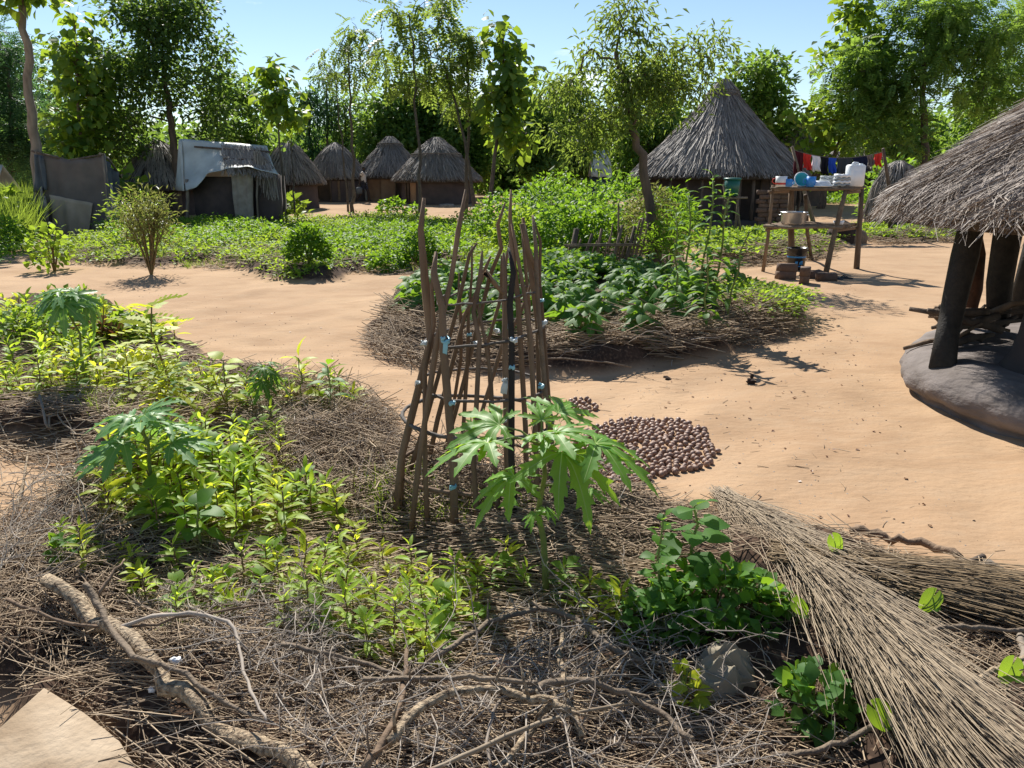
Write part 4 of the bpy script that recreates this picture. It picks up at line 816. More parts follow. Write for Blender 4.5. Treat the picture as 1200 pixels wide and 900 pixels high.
deck(ZT, (903, 13.05), (921, 13.95), (1001, 12.7), (1014, 13.55), 13, 'shelf_pole')
deck(.80, (899, 13.05), (921, 13.95), (995, 12.7), (1010, 13.55), 12, 'shelf_pole')
for z in (ZT - .06, .74):
    G().tube([rp_(903, 13.1, z), rp_(927, 13.9, z)], .028, 7).obj('cross_pole', M['stick'], rk, True); G().tube([rp_(985 if z < 1 else 994, 12.75, z), rp_(1011, 13.6, z)], .028, 7).obj('cross_pole', M['stick'], rk, True)
G().tube([rp_(945, 13.8, 1.3), rp_(952, 14.4, .6), rp_(962, 15.2, -.1)], .035, 7).obj('brace', M['bark'], rk, True)
def cup(nm, lb, cat, p, r_, h, m_, parts=(), top=1.12):
    e = empty(nm, lb, cat, p); G().lathe([(.001, 0), (r_, 0), (r_ * top, h), (r_ * top * .9, h), (r_ * .88, .02), (.001, .02)], n=20).obj('body', M[m_], e, True)
    for f in parts: f(e)
    return e
ZI = ZT + .03
def on(px, Y, z=ZI): p = pt(px, 217, Y); return (p[0], Y, z)
def handle(r_, h, m_, a): return lambda e: G().tube([(r_ * math.cos(a) * s_, r_ * math.sin(a) * s_, z) for s_, z in ((1, h * .8), (1.5, h * .75), (1.6, h * .45), (1.05, h * .25))], .009, 6).obj('handle', M[m_], e, True)
def band(r_, z, w_, m_, nm='band'): return lambda e: G().lathe([(r_ * 1.02, z), (r_ * 1.06, z + w_)], n=20).obj(nm, M[m_], e, True)
cup('mug', 'white and red mug at the left end of the drying rack', 'mug', on(915, 13.0), .085, .17, 'white_plastic', [band(.085, .03, .035, 'red_paint'), handle(.09, .17, 'red_paint', 2.9)])
cup('cup', 'small blue cup beside the white and red mug', 'cup', on(924, 12.95), .055, .125, 'blue_plastic', [handle(.058, .12, 'blue_plastic', .1)])
cup('small_tub', 'small white tub between the blue cup and the teal bowl', 'tub', on(929.5, 13.2), .05, .075, 'white_plastic', [band(.05, .02, .02, 'grey_fabric')])
e = empty('bowl', 'round teal bowl tilted up on its side on the drying rack', 'bowl', on(937.5, 13.1, ZI + .1)); e.rotation_euler = (R(72), 0, 0)
G().lathe([(.001, 0), (.07, 0), (.11, .09), (.125, .11), (.115, .105), (.065, .012), (.001, .012)], (0, 0, -.05), 24).obj('body', M['teal_plastic'], e, True); G().lathe([(.118, .055), (.132, .06), (.128, .07), (.116, .065)], n=24).obj('rim', M['white_plastic'], e, True)
cup('mug', 'blue mug with a handle right of the teal bowl', 'mug', on(950, 12.95), .075, .165, 'blue_plastic', [handle(.08, .16, 'blue_plastic', 3.0), band(.07, .05, .02, 'blue_plastic', 'ridge')], 1.02)
cup('cup', 'small yellow-rimmed white cup behind the blue mug', 'cup', on(944.5, 13.3), .045, .11, 'white_plastic', [band(.047, .085, .02, 'yellow_plastic', 'rim')])
e = empty('basin', 'low white basin lying upside down on the drying rack', 'basin', on(962, 13.0)); G().lathe([(.19, 0), (.185, .012), (.13, .085), (.12, .095), (.001, .098)], n=28).obj('body', M['white_plastic'], e, True); G().lathe([(.175, .004), (.205, .006), (.205, .018), (.178, .016)], n=28).obj('rim', M['white_plastic'], e, True)
for lb, px, Y, z, sx, sy, sz, m_ in (('grey folded cloth bundle left of the white jerrycan', 970.5, 13.3, 0, .3, .26, .17, 'grey_fabric'), ('white and grey striped folded cloth in front of the jerrycan', 986, 12.9, 0, .28, .24, .20, 'white_plastic')):
    e = empty('folded_cloth', lb, 'cloth', on(px, Y, ZI + z))
    for k in range(4):
        h_ = sz / 4; G().lathe([(.001, k * h_), (.5, k * h_ + .004), (.53, k * h_ + h_ * .5), (.5, k * h_ + h_ * .96), (.001, k * h_ + h_)], n=24, fn=lambda V, a: np.stack([V[..., 0] * sx * (1 - .04 * k + .06 * np.sin(2 * a + k)), V[..., 1] * sy, V[..., 2] + .012 * np.sin(3 * V[..., 0] * 6 + k)], -1)).obj('fold', M[('grey_fabric', m_)[k % 2]], e, True)
e = empty('jerrycan', 'white plastic jerrycan standing at the right end of the drying rack', 'jerrycan', on(1000.5, 13.2), .15)
G().box((0, 0, .18), (.29, .17, .36), 0, 0, .02).obj('body', M['white_plastic'], e); G().box((0, -.083, .16), (.18, .012, .2), 0, 0, .005).obj('front_panel', M['white_plastic'], e, True)
G().tube([(.03, 0, .355), (.03, 0, .385), (-.05, 0, .39), (-.08, 0, .355)], .018, 8).obj('handle', M['white_plastic'], e, True); G().lathe([(.032, .35), (.032, .38), (.001, .382)], (.09, 0, 0), 12).obj('cap', M['white_plastic'], e, True)
e = empty('cooking_pan', 'wide dented aluminium pan on the lower shelf of the rack', 'pan', on(934, 13.25, .825)); G().lathe([(.001, 0), (.19, 0), (.205, .02), (.21, .19), (.225, .2), (.2, .195), (.195, .025), (.001, .02)], n=36).obj('body', M['alu'], e, True)
G().lathe([(.21, .19), (.232, .198), (.23, .208), (.208, .2)], n=36).obj('rim', M['alu'], e, True)
for s_ in (-1, 1): G().tube([(s_ * .21, -.05, .15), (s_ * .25, -.04, .155), (s_ * .25, .04, .155), (s_ * .21, .05, .15)], .008, 6).obj('handle', M['alu'], e, True)
cup('bowl', 'small white bowl at the right of the lower shelf', 'bowl', on(988, 12.95, .825), .07, .07, 'white_plastic', [band(.072, .055, .012, 'white_plastic', 'rim')], 1.3)
# bucket, bricks and sandals under the rack
b0 = at(932, 316); e = empty('bucket', 'black plastic bucket with a blue band under the drying rack', 'bucket', b0)
G().lathe([(.001, 0), (.145, 0), (.175, .38), (.187, .385), (.187, .40), (.165, .40), (.135, .015), (.001, .015)], n=32).obj('body', M['black_plastic'], e, True)
G().lathe([(.164, .225), (.1665, .30), (.1645, .302), (.162, .223)], n=32).obj('label_band', M['band_blue'], e, True)
for k, (dx, dz, w_, h_) in enumerate(((-.05, .12, .05, .05), (.03, .12, .06, .07), (0, .055, .09, .02))): G().box((dx, -.153, dz + .02), (w_, .006, h_), 0, 0, .001).obj('printed_mark', M['band_blue'], e)
G().tube([(.183 * math.cos(a), .183 * math.sin(a), .36 - .10 * math.sin(a - math.pi) ** 2) for a in np.linspace(math.pi, 2 * math.pi, 12)], .005, 6).obj('handle', M['greyrope'], e, True)
for lb, px, py, z, rz in (('lower mud brick left of the black bucket', 920, 327, 0, .1), ('upper mud brick stacked left of the black bucket', 921, 327, .125, .05), ('lower mud brick right in front of the bucket', 942, 332, 0, 1.2), ('upper mud brick right in front of the bucket', 942, 332, .125, 1.15), ('flat mud brick at the foot of the leaning rack leg', 968, 329, 0, -.05), ('single mud brick lying behind the front brick pair', 953, 326, 0, .3)):
    p = at(px, py); o = bpy.data.objects.new('mud_brick', BR[len(lb) % 4]); COL.objects.link(o); o.location = (p[0], p[1], p[2] + .06 + z); o.rotation_euler = (0, 0, rz); tag(o, lb, 'brick')
p = at(985, 327); 
for s_, lb in ((-.09, 'left black sandal on the sand under the rack'), (.1, 'right black sandal on the sand under the rack')):
    e = empty('sandal', lb, 'sandal', p + np.array([s_, s_ * .5, .005]), .7 + s_); t = np.linspace(0, 2 * math.pi, 20, endpoint=False); ol = np.stack([.045 * np.cos(t) * (1 + .18 * np.sin(t)), .125 * np.sin(t)], 1)
    g = G(); g.add(np.vstack([np.column_stack([ol, 0 * t]), np.column_stack([ol, 0 * t + .022])]), [[k, (k + 1) % 20, 20 + (k + 1) % 20, 20 + k] for k in range(20)]); g.F3.append(np.array([[20, 20 + k, 21 + k] for k in range(1, 19)])); g.m3.append(np.zeros(18)); g.obj('sole', M['black_plastic'], e)
    for a in (-1, 1): G().tube([(0, .07, .022), (a * .03, .03, .05), (a * .043, -.02, .02)], .007, 6).obj('strap', M['black_plastic'], e, True)

# ------------------------------------------------------------------ green bucket on a forked stand
st = empty('bucket_stand', 'rough stand of leaning sticks holding the green bucket', 'stand', at_y((855, 275), 19.5)); o3 = np.array(st.location)
gb = pt(857, 231, 19.5)
for (a, b_) in ((848, 853), (856, 848), (868, 862), (861, 866)):
    G().tube([pt(a, 272, 19.5) * [1, 1, 0] + [0, rng.normal(0, .15), H(o3[0], 19.5) - .05] - o3, pt((a + b_) / 2, 250, 19.5) - o3, pt(b_, 216, 19.5 + rng.normal(0, .12)) - o3], [.035, .03, .025], 6, wob=.08).obj('leg', M['greystick'], st, True)
for y, dy in ((232, .1), (232.5, -.12)): G().tube([pt(840, y, 19.5 + dy) - o3, pt(876, y - .5, 19.5 + dy) - o3], .022, 6).obj('cross_stick', M['greystick'], st, True)
e = empty('bucket', 'dark green plastic bucket with a lid on the stick stand', 'bucket', gb + np.array([0, 0, .03])); G().lathe([(.001, 0), (.16, 0), (.2, .42), (.001, .42)], n=28).obj('body', M['green_plastic'], e, True); G().lathe([(.2, .39), (.22, .395), (.22, .43), (.19, .445), (.001, .45)], n=28).obj('lid', M['green_plastic'], e, True)

# ------------------------------------------------------------------ laundry line
ll_ = empty('laundry_line', 'thin washing line strung between two leaning poles', 'washing line', at_y((985, 262), 19.5)); o3 = np.array(ll_.location)
LY2 = 19.5
def lz(px): u = (px - 928) / 107; return 175 + 3 * u + 9.5 * 4 * u * (1 - u) * .9
G().tube([pt(959, 282, LY2) - o3, pt(946, 235, LY2) - o3, pt(928, 172, LY2) - o3], [.06, .05, .035], 7, wob=.06).obj('pole', M['greystick'], ll_, True)
G().tube([at_y((1046, 260), LY2 + .6) - o3, pt(1042, 220, LY2 + .3) - o3, pt(1035, 174, LY2) - o3], [.06, .05, .035], 7, wob=.06).obj('pole', M['bark'], ll_, True)
G().tube([pt(x, lz(x), LY2) - o3 for x in np.linspace(928, 1035, 20)], .008, 5).obj('line', M['greyrope'], ll_, True)
for nm, x0, x1, yb, m_, lb in (('shirt', 930, 941.5, 208, 'cloth_maroon', 'dark maroon shirt at the left end of the washing line'), ('shirt', 941.5, 951, 199, 'cloth_red', 'red cloth left of the white one on the washing line'), ('vest', 951, 961.5, 201, 'cloth_white', 'white vest hanging on the washing line'),
                               ('trousers', 961.5, 971, 205, 'cloth_black', 'black garment between the white vest and the blue cloth'), ('cloth', 971, 980.5, 203, 'cloth_blue', 'bright blue cloth on the washing line'), ('skirt', 980.5, 999, 205, 'cloth_charcoal', 'wide charcoal skirt in the middle right of the line'),
                               ('trousers', 999, 1016.5, 200, 'cloth_navy', 'wide black-navy garment right of the charcoal skirt'), ('towel', 1016.5, 1024, 194, 'cloth_grey', 'narrow grey-brown towel beside the right red cloth'), ('shirt', 1024, 1033.5, 194, 'cloth_red', 'red cloth at the right end of the washing line')):
    c = pt((x0 + x1) / 2, lz((x0 + x1) / 2), LY2)
    f = bil(pt(x0 + .8, yb + rng.normal(0, 1), LY2 - .02), pt(x1 - .6, yb + rng.normal(0, 1), LY2 - .02), pt(x1 - .2, lz(x1) - .3, LY2), pt(x0 + .2, lz(x0) - .3, LY2)); ph = rng.uniform(0, 6)
    o = sheet(lambda u, v: f(u, v) - c + np.array([.015 * math.sin(v * 7 + ph), (1 - v) * (.05 * math.sin(u * 13 + ph) + .03 * math.sin(u * 24 + v * 4)), .02 * (1 - v) * math.sin(u * 9 + ph)]), 16, 12, .012).obj(nm, M[m_], None, True); o.location = tuple(c); tag(o, lb, 'clothing', 'clothes on the washing line')

# ------------------------------------------------------------------ the walking person
pp = flat(428, 247); pr_ = empty('person', 'person in a pale T-shirt and dark shorts walking across the yard', 'person', (pp[0], pp[1], H(pp[0], pp[1])), R(-12))
def skin(nm, V, E, rad, m_, par, root=0):
    me = bpy.data.meshes.new(nm); me.from_pydata([tuple(v) for v in V], E, []); o = bpy.data.objects.new(nm, me); COL.objects.link(o); o.parent = par; me.materials.append(M[m_])
    s_ = o.modifiers.new('skin', 'SKIN'); s_.use_smooth_shade = True; lay = me.skin_vertices[0] if me.skin_vertices else None
    if lay is None:
        bpy.context.view_layer.update(); me.attributes.new; lay = me.skin_vertices[0]
    for k, r_ in enumerate(rad): lay.data[k].radius = (r_, r_) if not isinstance(r_, tuple) else r_; lay.data[k].use_root = (k == root)
    o.modifiers.new('sub', 'SUBSURF').render_levels = 1; return o
# x = forward (walking towards the right of the picture), y = the person's left
BV = [(0, 0, .90), (0, 0, 1.08), (.01, 0, 1.28), (.02, 0, 1.40), (.03, 0, 1.47), (.04, 0, 1.55), (.045, 0, 1.64),
      (.02, .17, 1.37), (-.06, .22, 1.12), (.02, .23, .90), (.02, -.17, 1.37), (-.10, -.22, 1.13), (-.12, -.24, .88),
      (0, .09, .86), (.17, .10, .48), (.24, .10, .09), (.36, .10, .04), (0, -.09, .86), (-.06, -.10, .48), (-.32, -.10, .18), (-.26, -.10, .05)]
BE = [(0, 1), (1, 2), (2, 3), (3, 4), (4, 5), (5, 6), (3, 7), (7, 8), (8, 9), (3, 10), (10, 11), (11, 12), (0, 13), (13, 14), (14, 15), (15, 16), (0, 17), (17, 18), (18, 19), (19, 20)]
BR_ = [.12, .11, .13, .09, .052, .092, .075, .06, .043, .032, .06, .043, .032, .085, .058, .038, .03, .085, .058, .038, .03]
for hnd, sgn in ((9, 1), (12, -1)):
    bx, by, bz = BV[hnd]; k0 = len(BV); BV.append((bx + .02, by, bz - .07)); BE.append((hnd, k0)); BR_.append(.03)
    for q_ in range(4): k = len(BV); BV.append((bx + .045 - .02 * q_, by, bz - .16 + .006 * abs(q_ - 1))); BE.append((k0, k)); BR_.append(.009)
    k = len(BV); BV.append((bx + .06, by - sgn * .03, bz - .09)); BE.append((hnd, k)); BR_.append(.011)
skin('body', BV, BE, BR_, 'skin', pr_)
skin('shirt', [(0, 0, .86), (0, 0, 1.08), (.01, 0, 1.28), (.02, 0, 1.40), (.02, .17, 1.375), (-.03, .205, 1.21), (.02, -.17, 1.375), (-.055, -.205, 1.22)], [(0, 1), (1, 2), (2, 3), (3, 4), (4, 5), (3, 6), (6, 7)], [.155, .14, .15, .105, .082, .07, .082, .07], 'shirt', pr_)
skin('shorts', [(0, 0, .94), (0, .09, .84), (.13, .10, .56), (0, -.09, .84), (-.04, -.10, .56)], [(0, 1), (1, 2), (0, 3), (3, 4)], [.145, .115, .085, .115, .085], 'shorts', pr_)
skin('hair', [(.02, 0, 1.585), (.03, 0, 1.655)], [(0, 1)], [.098, .085], 'hair', pr_)
wb = empty('bag', 'grey bag held low in the walking person\'s trailing hand', 'bag', (pp[0] - .18, pp[1] - .26, H(pp[0], pp[1]) + .40)); G().lathe([(.001, 0), (.11, .0), (.15, .06), (.15, .24), (.11, .31), (.001, .32)], n=16, fn=wavy(.1)).obj('body', M['tentblue'], wb, True)
G().tube([(-.07, 0, .3), (-.03, 0, .42), (.03, 0, .42), (.07, 0, .3)], .012, 6).obj('handle', M['greyrope'], wb, True)
jc = empty('jerrycan', 'small yellow jerrycan beside the left dark hut of the yard', 'jerrycan', at_y((363.5, 245), 36)); G().box((0, 0, .24), (.36, .24, .46), 0, 0, .05).obj('body', M['yellow_plastic'], jc, True); G().tube([(-.1, 0, .47), (-.08, 0, .55), (.08, 0, .55), (.1, 0, .47)], .025, 6).obj('handle', M['yellow_plastic'], jc, True)
for px, py, r_, lb in ((524, 243, .35, 'grey flat stone at the threshold of the right yard hut'), (425, 262, .0, '')):
    if r_: o = tag(G().lathe([(r_, -.05), (r_ * 1.02, .08), (r_ * .8, .16), (.01, .18)], n=14, fn=wavy(.2)).obj('stone', M['stone'], None, True), lb, 'stone'); o.location = tuple(at_y((px, 243), 33.5))

# ------------------------------------------------------------------ middle bed: large-leaved plants, each leaf its own piece
def okra(h, n_, s0, s1, nm='okra_plant'):
    return leafy(nm, 'x', 'plant', (0, 0, 0), h, OKRA, golden(n_, .3, 1, .1, .9, .13, .04, s0, s1, -.3, .35, 2), 'L_okra', 'stem', .010, .05, rng.uniform(0, 6))
prot = [okra(.36, 11, .185, .12), okra(.32, 10, .195, .12), okra(.42, 12, .18, .11)]; KD = kids_of(prot[0])
spots = []
mid = BP['middle']
for (x, y) in in_poly(mid, 400, .22):
    if all((x - a) ** 2 + (y - b_) ** 2 > .31 ** 2 for a, b_ in spots) and not (x > 2.2 and y < 9) and y < 10.6: spots.append((x, y))
spots = spots[:92]
for k, (x, y) in enumerate(spots):
    o = prot[k] if k < 3 else copy_tree(prot[k % 3], KD)
    left = x < -.15
    o.location = (x, y, H(x, y) - .02); o.rotation_euler = (0, 0, rng.uniform(0, 6.28)); s_ = rng.uniform(.78, 1.05) * (1.15 if left else 1.0) * (1 - .16 * max(0, y - 8.2)); o.scale = (s_, s_, s_)
    o['label'] = 'leafy okra-like plant ' + ('at the left end of the mulched middle bed behind the stick cage' if left else 'in the middle of the mulched bed behind the nuts' if x < 1.4 else 'towards the right end of the mulched middle bed')
    o['group'] = 'large-leaved plants left in the middle bed' if left else 'large-leaved plants in the middle bed' if x < 1.4 else 'large-leaved plants right in the middle bed'
p = at(822, 372); TALL = t_lance(.15, 4, .5)
sp = golden(44, .18, 1, .3, .9, .01, .01, .26, .14, .0, .5, 1)
tw = leafy('tall_plant', 'tall narrow-leaved plant rising above the right end of the middle bed', 'plant', p, 1.42, [TALL], sp, 'L_okra', 'stem', .014, .06, 1)
leafy('tall_plant', 'bushy narrow-leaved plant right behind the tallest one in the middle bed', 'plant', at(838, 362), 1.25, [TALL], golden(34, .2, 1, .2, .9, .01, .01, .27, .15, -.1, .5, 1), 'L_okra', 'stem', .014, .12, 5)
leafy('tall_plant', 'narrow-leaved plant left and behind of the tallest one in the middle bed', 'plant', at(806, 360), 1.2, [TALL], golden(30, .2, 1, .2, .9, .01, .01, .26, .15, -.1, .5, 1), 'L_okra', 'stem', .014, .12, 2)
leafy('tall_plant', 'small narrow-leaved plant at the foot of the tallest one', 'plant', at(828, 385), .7, [TALL], golden(26, .15, 1, .2, .9, .01, .01, .22, .13, -.1, .5, 1), 'L_okra', 'stem', .012, .1, 4)
leafy('tall_plant', 'shorter narrow-leaved plant left of the tallest one in the middle bed', 'plant', at(792, 372), 1.05, [TALL], golden(26, .25, 1, .3, .9, .01, .01, .22, .12, 0, .5, 1), 'L_okra', 'stem', .012, .06, 3)
leafy('tall_plant', 'narrow-leaved plant leaning right at the right end of the middle bed', 'plant', at(852, 376), .95, [TALL], golden(24, .25, 1, .3, .9, .01, .01, .22, .12, -.1, .5, 1), 'L_okra', 'stem', .012, .15, 0)

ORD = ['first', 'second', 'third', 'fourth', 'fifth', 'sixth', 'seventh', 'eighth', 'ninth', 'tenth', 'eleventh', 'twelfth', 'thirteenth', 'fourteenth', 'fifteenth', 'sixteenth', 'seventeenth', 'eighteenth', 'nineteenth', 'twentieth']
def ordinal(objs, text, per=9):
    """labels by place: rows counted from the camera, then from the left inside the row"""
    s_ = sorted(objs, key=lambda o: o.location.y); rows = [s_[k:k + per] for k in range(0, len(s_), per)]
    for r_, row in enumerate(rows):
        row.sort(key=lambda o: o.location.x / o.location.y)
        for k, o in enumerate(row): o['label'] = f"{text}, {ORD[k]} from left in the {'nearest' if r_ == 0 else ORD[r_]} row"
def group_objs(g): return [o for o in COL.objects if o.get('group') == g and o.parent is None]
for g_, t_ in (('large-leaved plants left in the middle bed', 'okra-like plant left in the mulched bed'), ('large-leaved plants in the middle bed', 'okra-like plant mid mulched bed'), ('large-leaved plants right in the middle bed', 'okra-like plant right in the mulched bed')): ordinal(group_objs(g_), t_)

crop('leafy_crop', poly([(520, 352), (565, 328), (690, 324), (800, 330), (800, 348), (690, 350), (560, 366)]), 330, .30, .11, 16, 'L_okra', OVA_S, 0)
# ------------------------------------------------------------------ stick cage
cg = empty('stick_cage', 'cone-shaped guard of tall crooked sticks tied with hoops', 'plant guard', at(552, 567)); o3 = np.array(cg.location); cz = o3[2]
def cpt(px, py, Y): return pt(px, py, Y) - o3
# (base px, mid px, top px, depth front(-)/back(+), radius, material)
ST = [((462, 560), (505, 400), (497, 232), -.22, .024, 'stick', 'left'), ((478, 585), (512, 400), (546, 222), -.36, .017, 'stick', ''), ((532, 590), (520, 410), (511, 295), -.42, .022, 'stick', ''), ((470, 545), (536, 360), (559, 285), .1, .014, 'stick', ''),
      ((560, 570), (562, 400), (565, 294), -.40, .015, 'stick', ''), ((545, 540), (548, 420), (553, 288), .25, .012, 'stick', ''), ((497, 545), (545, 370), (575, 300), .22, .014, 'stick', ''), ((512, 540), (575, 320), (592, 238), .24, .013, 'stick', ''),
      ((604, 575), (600, 400), (596, 290), -.42, .019, 'blackstick', ''), ((597, 570), (592, 400), (590, 296), -.32, .017, 'stick', ''), ((618, 545), (607, 350), (599, 222), -.2, .014, 'stick', ''), ((630, 555), (622, 400), (600, 262), -.3, .016, 'stick', ''),
      ((640, 545), (630, 380), (613, 255), -.1, .02, 'stick', ''), ((648, 550), (634, 400), (624, 252), -.2, .015, 'greystick', ''), ((654, 540), (636, 380), (625, 256), .05, .013, 'stick', ''), ((628, 530), (620, 400), (612, 275), .25, .013, 'stick', ''),
      ((600, 525), (590, 400), (588, 300), .3, .014, 'stick', ''), ((575, 530), (572, 400), (598, 280), .3, .012, 'stick', ''), ((585, 560), (575, 440), (560, 330), -.38, .012, 'stick', ''), ((520, 545), (540, 420), (538, 320), .28, .011, 'stick', ''), ((500, 580), (498, 430), (512, 300), -.34, .014, 'stick', ''), ((540, 560), (590, 400), (622, 330), .1, .012, 'stick', '')]
CY = o3[1]
for (b_, m_, t, dy, r_, mt, _) in ST:
    Y0 = CY + dy; a0 = pt(b_[0], b_[1], Y0); a0[2] = H(a0[0], Y0) - .04
    a0[0] = pt(b_[0], b_[1], Y0)[0]; a1, a2 = pt(*m_, CY + dy * .72), pt(*t, CY + dy * .45)
    cr_ = lambda: rng.normal(0, .012, 3)
    G().tube(np.array([a0, a0 * .6 + a1 * .4 + cr_(), a1, a1 * .6 + a2 * .4 + cr_(), a1 * .25 + a2 * .75 + cr_(), a2]) - o3, np.array([1.15, 1.0, .95, .86, .74, .4]) * r_ * .84 * (1 + rng.normal(0, .06, 6)), 9, wob=.14).obj('stick', M[mt], cg, True)
for (a, b_, c_, dy, r_) in (((575, 330), (568, 318), (590, 345), -.3, .012), ((612, 262), (618, 290), (632, 330), -.1, .012)):
    G().tube([cpt(*a, CY + dy), cpt(*b_, CY + dy), cpt(*c_, CY + dy)], [r_, r_, r_ * .7], 7, wob=.1).obj('side_branch', M['stick'], cg, True)
def hoop(px, py, rx, dy_, nm='hoop', r_=.010, mt='greyrope', z_off=0):
    c = pt(px, py, CY); w_ = rx * CY / F * 1.03
    P = [(c[0] + w_ * math.cos(a), CY + w_ * .95 * math.sin(a), c[2] + dy_ * math.cos(a) + rng.normal(0, .004)) for a in np.linspace(0, 2 * math.pi, 29)]
    G().tube(np.array(P) - o3, r_, 6, wob=.08).obj(nm, M[mt], cg, True)
hoop(568, 390, 69, .04, r_=.007); hoop(563, 450, 76, -.01, r_=.007); hoop(560, 487, 90, -.02, 'hoop', .010); hoop(555, 545, 92, -.01, 'hoop', .010, 'stick'); hoop(572, 345, 58, .03, r_=.005)
def tie(px, py, dy, mt, s_=.028, tail=0):
    s_ *= .6; tail = tail if tail > 1 or (px, py) == (522, 398) else 0
    c = cpt(px, py, CY + dy); g = G()
    for q_ in range(5):
        a = rng.uniform(0, 6.28); pth = [c + s_ * np.array([math.cos(a + u * 4) * .8, math.sin(a + u * 4) * .8 - .3, (u - .5) * .9 + rng.normal(0, .15)]) for u in np.linspace(0, 1, 7)]
        g.tube(pth, s_ * .28, 5, wob=.3)
    for q_ in range(tail): g.add([c + [-.008, -.02, 0], c + [.012, -.02, 0], c + [.012 - .01 * q_, -.03, -.03], c + [-.009 - .01 * q_, -.03, -.027], c + [-.015 * q_ + .007, -.025, -.062], c + [-.012 - .01 * q_, -.025, -.055]], [[0, 1, 2, 3], [3, 2, 4, 5]])
    g.obj('tie', M[mt], cg, True)
for a in ((522, 398, -.30, 'blueplastic', .034, 1), (497, 402, -.25, 'paletie', .026, 1), (557, 402, .05, 'paletie', .02, 1), (596, 380, .2, 'blueplastic', .035, 0), (582, 388, .25, 'paletie', .03, 1), (635, 352, -.1, 'blueplastic', .02, 1), (637, 378, -.1, 'paletie', .028, 0), (602, 398, -.36, 'paletie', .028, 1),
          (600, 430, -.33, 'blueplastic', .022, 0), (592, 445, -.3, 'paletie', .024, 2), (530, 472, -.36, 'blueplastic', .026, 1), (490, 448, -.3, 'paletie', .018, 0), (634, 452, -.3, 'blueplastic', .024, 1), (531, 570, -.38, 'blueplastic', .028, 1), (591, 493, -.32, 'paletie', .02, 0), (550, 392, .15, 'blueplastic', .02, 0)): tie(*a)
leafy('seedling', 'dark small seedling growing inside the stick cage', 'plant', at(553, 560), .40, [OVA_S], golden(11, .55, 1, .2, .8, .015, .01, .085, .06, .1, .5, 1), 'L_green', 'stem', .006)

# ------------------------------------------------------------------ papaya plants and other single young plants
pap = at(640, 702)
FS = .86
front = [(1.0, R(200), .15, .24, .27, -.15, 1), (.97, R(-25), .25, .24, .31, -.45, 1), (.98, R(170), .45, .20, .25, -.10, 0), (.95, R(-62), .30, .16, .30, -.65, 2),
         (.99, R(60), .6, .18, .25, .0, 0), (.88, R(222), -.10, .17, .25, -.6, 1), (1.0, R(-45), .75, .10, .22, .1, 0), (1.0, R(90), 1.2, .10, .13, .9, 0), (1.0, R(-100), 1.0, .07, .14, .3, 0), (.74, R(-12), -.05, .20, .10, -.3, 1), (.72, R(186), .0, .15, .09, -.3, 1), (.60, R(250), .2, .04, .09, -.6, 1), (.62, R(-50), .2, .05, .08, -.5, 1)]
leafy('papaya_plant', 'tall papaya seedling with big lobed leaves in front of the stick cage', 'papaya plant', pap, .66, PAP, [(a, b_, c_, d_ * .9, e_ * FS, f_ * .6 + .05, g_) for a, b_, c_, d_, e_, f_, g_ in front], 'L_pap', 'stem', .0145, -.025, 0)
leafy('papaya_plant', 'low papaya seedling with blue-green lobed leaves among yellow-green seedlings on the left', 'papaya plant', at(188, 606), .46, PAP, golden(11, .68, 1, .0, 1.0, .15, .07, .22, .16, -.15, .3, 3, 1.0), 'L_pap2', 'stem', .012, -.03, 0)
leafy('papaya_plant', 'papaya seedling with a drooping dark green umbrella of leaves in the far left bed', 'papaya plant', at(109, 455), .70, PAP, golden(10, .9, 1, .2, .7, .12, .06, .24, .18, -.9, -.3, 3, .3), 'L_pap2', 'stem', .012, -.09, 0)
def pinnate_leafs(): return [PIN]
leafy('young_tree', 'thin feathery young tree with tiers of tiny leaflets in the left bed', 'young tree', at(203, 505), .80, [PINW], golden(30, .35, 1, .3, .7, .01, .005, .26, .18, -.1, .5, 1), 'L_seed', 'redstem', .008, -.03, 0)
leafy('cassava_plant', 'small cassava-like seedling with drooping dark lobed leaves left of the tallest leaf shoot', 'plant', at(317, 492), .36, PAP, golden(9, .6, 1, .2, .8, .08, .04, .14, .10, -.9, -.2, 3), 'L_okra', 'stem', .007)
leafy('seedling', 'slim seedling with a single upright leaf near the path corner of the front bed', 'plant', at(388, 492), .38, [LAN], golden(11, .45, 1, .1, .9, .02, .01, .17, .13, .0, .7, 1), 'L_green', 'stem', .006)
leafy('seedling', 'seedling whose top leaf points straight up like a spear', 'plant', at(355, 482), .36, [LAN], golden(10, .3, .95, .1, .7, .02, .01, .16, .13, .1, .5, 1) + [(1, .5, 1.4, .01, .17, 1.45, 0)], 'L_seed', 'stem', .006)
leafy('seedling', 'broad bright seedling left of the single-leaf seedling', 'plant', at(268, 480), .34, [OVA], golden(10, .3, 1, .2, .8, .04, .02, .15, .12, -.1, .5, 1), 'L_seed', 'stem', .007)
leafy('seedling', 'dark broad-leaved seedling at the left foot of the thin feathery young tree', 'plant', at(215, 482), .30, [OVA], golden(12, .2, 1, .2, .8, .04, .02, .14, .11, -.3, .4, 1), 'L_green', 'stem', .007)
leafy('seedling', 'wide-leaved dark green plant amid the yellow seedlings below the blue-green papaya', 'plant', at(236, 640), .20, [OVA], golden(9, .3, 1, .3, .9, .03, .01, .13, .10, -.1, .5, 1), 'L_green', 'stem', .007)
leafy('nettle_plant', 'tall leafy weed with toothed leaves at the right edge of the seedlings', 'plant', at(768, 725), .40, [OVA_S], golden(30, .15, 1, .1, .8, .03, .01, .085, .05, -.2, .5, 1), 'L_green', 'stem', .006, .02, 1)
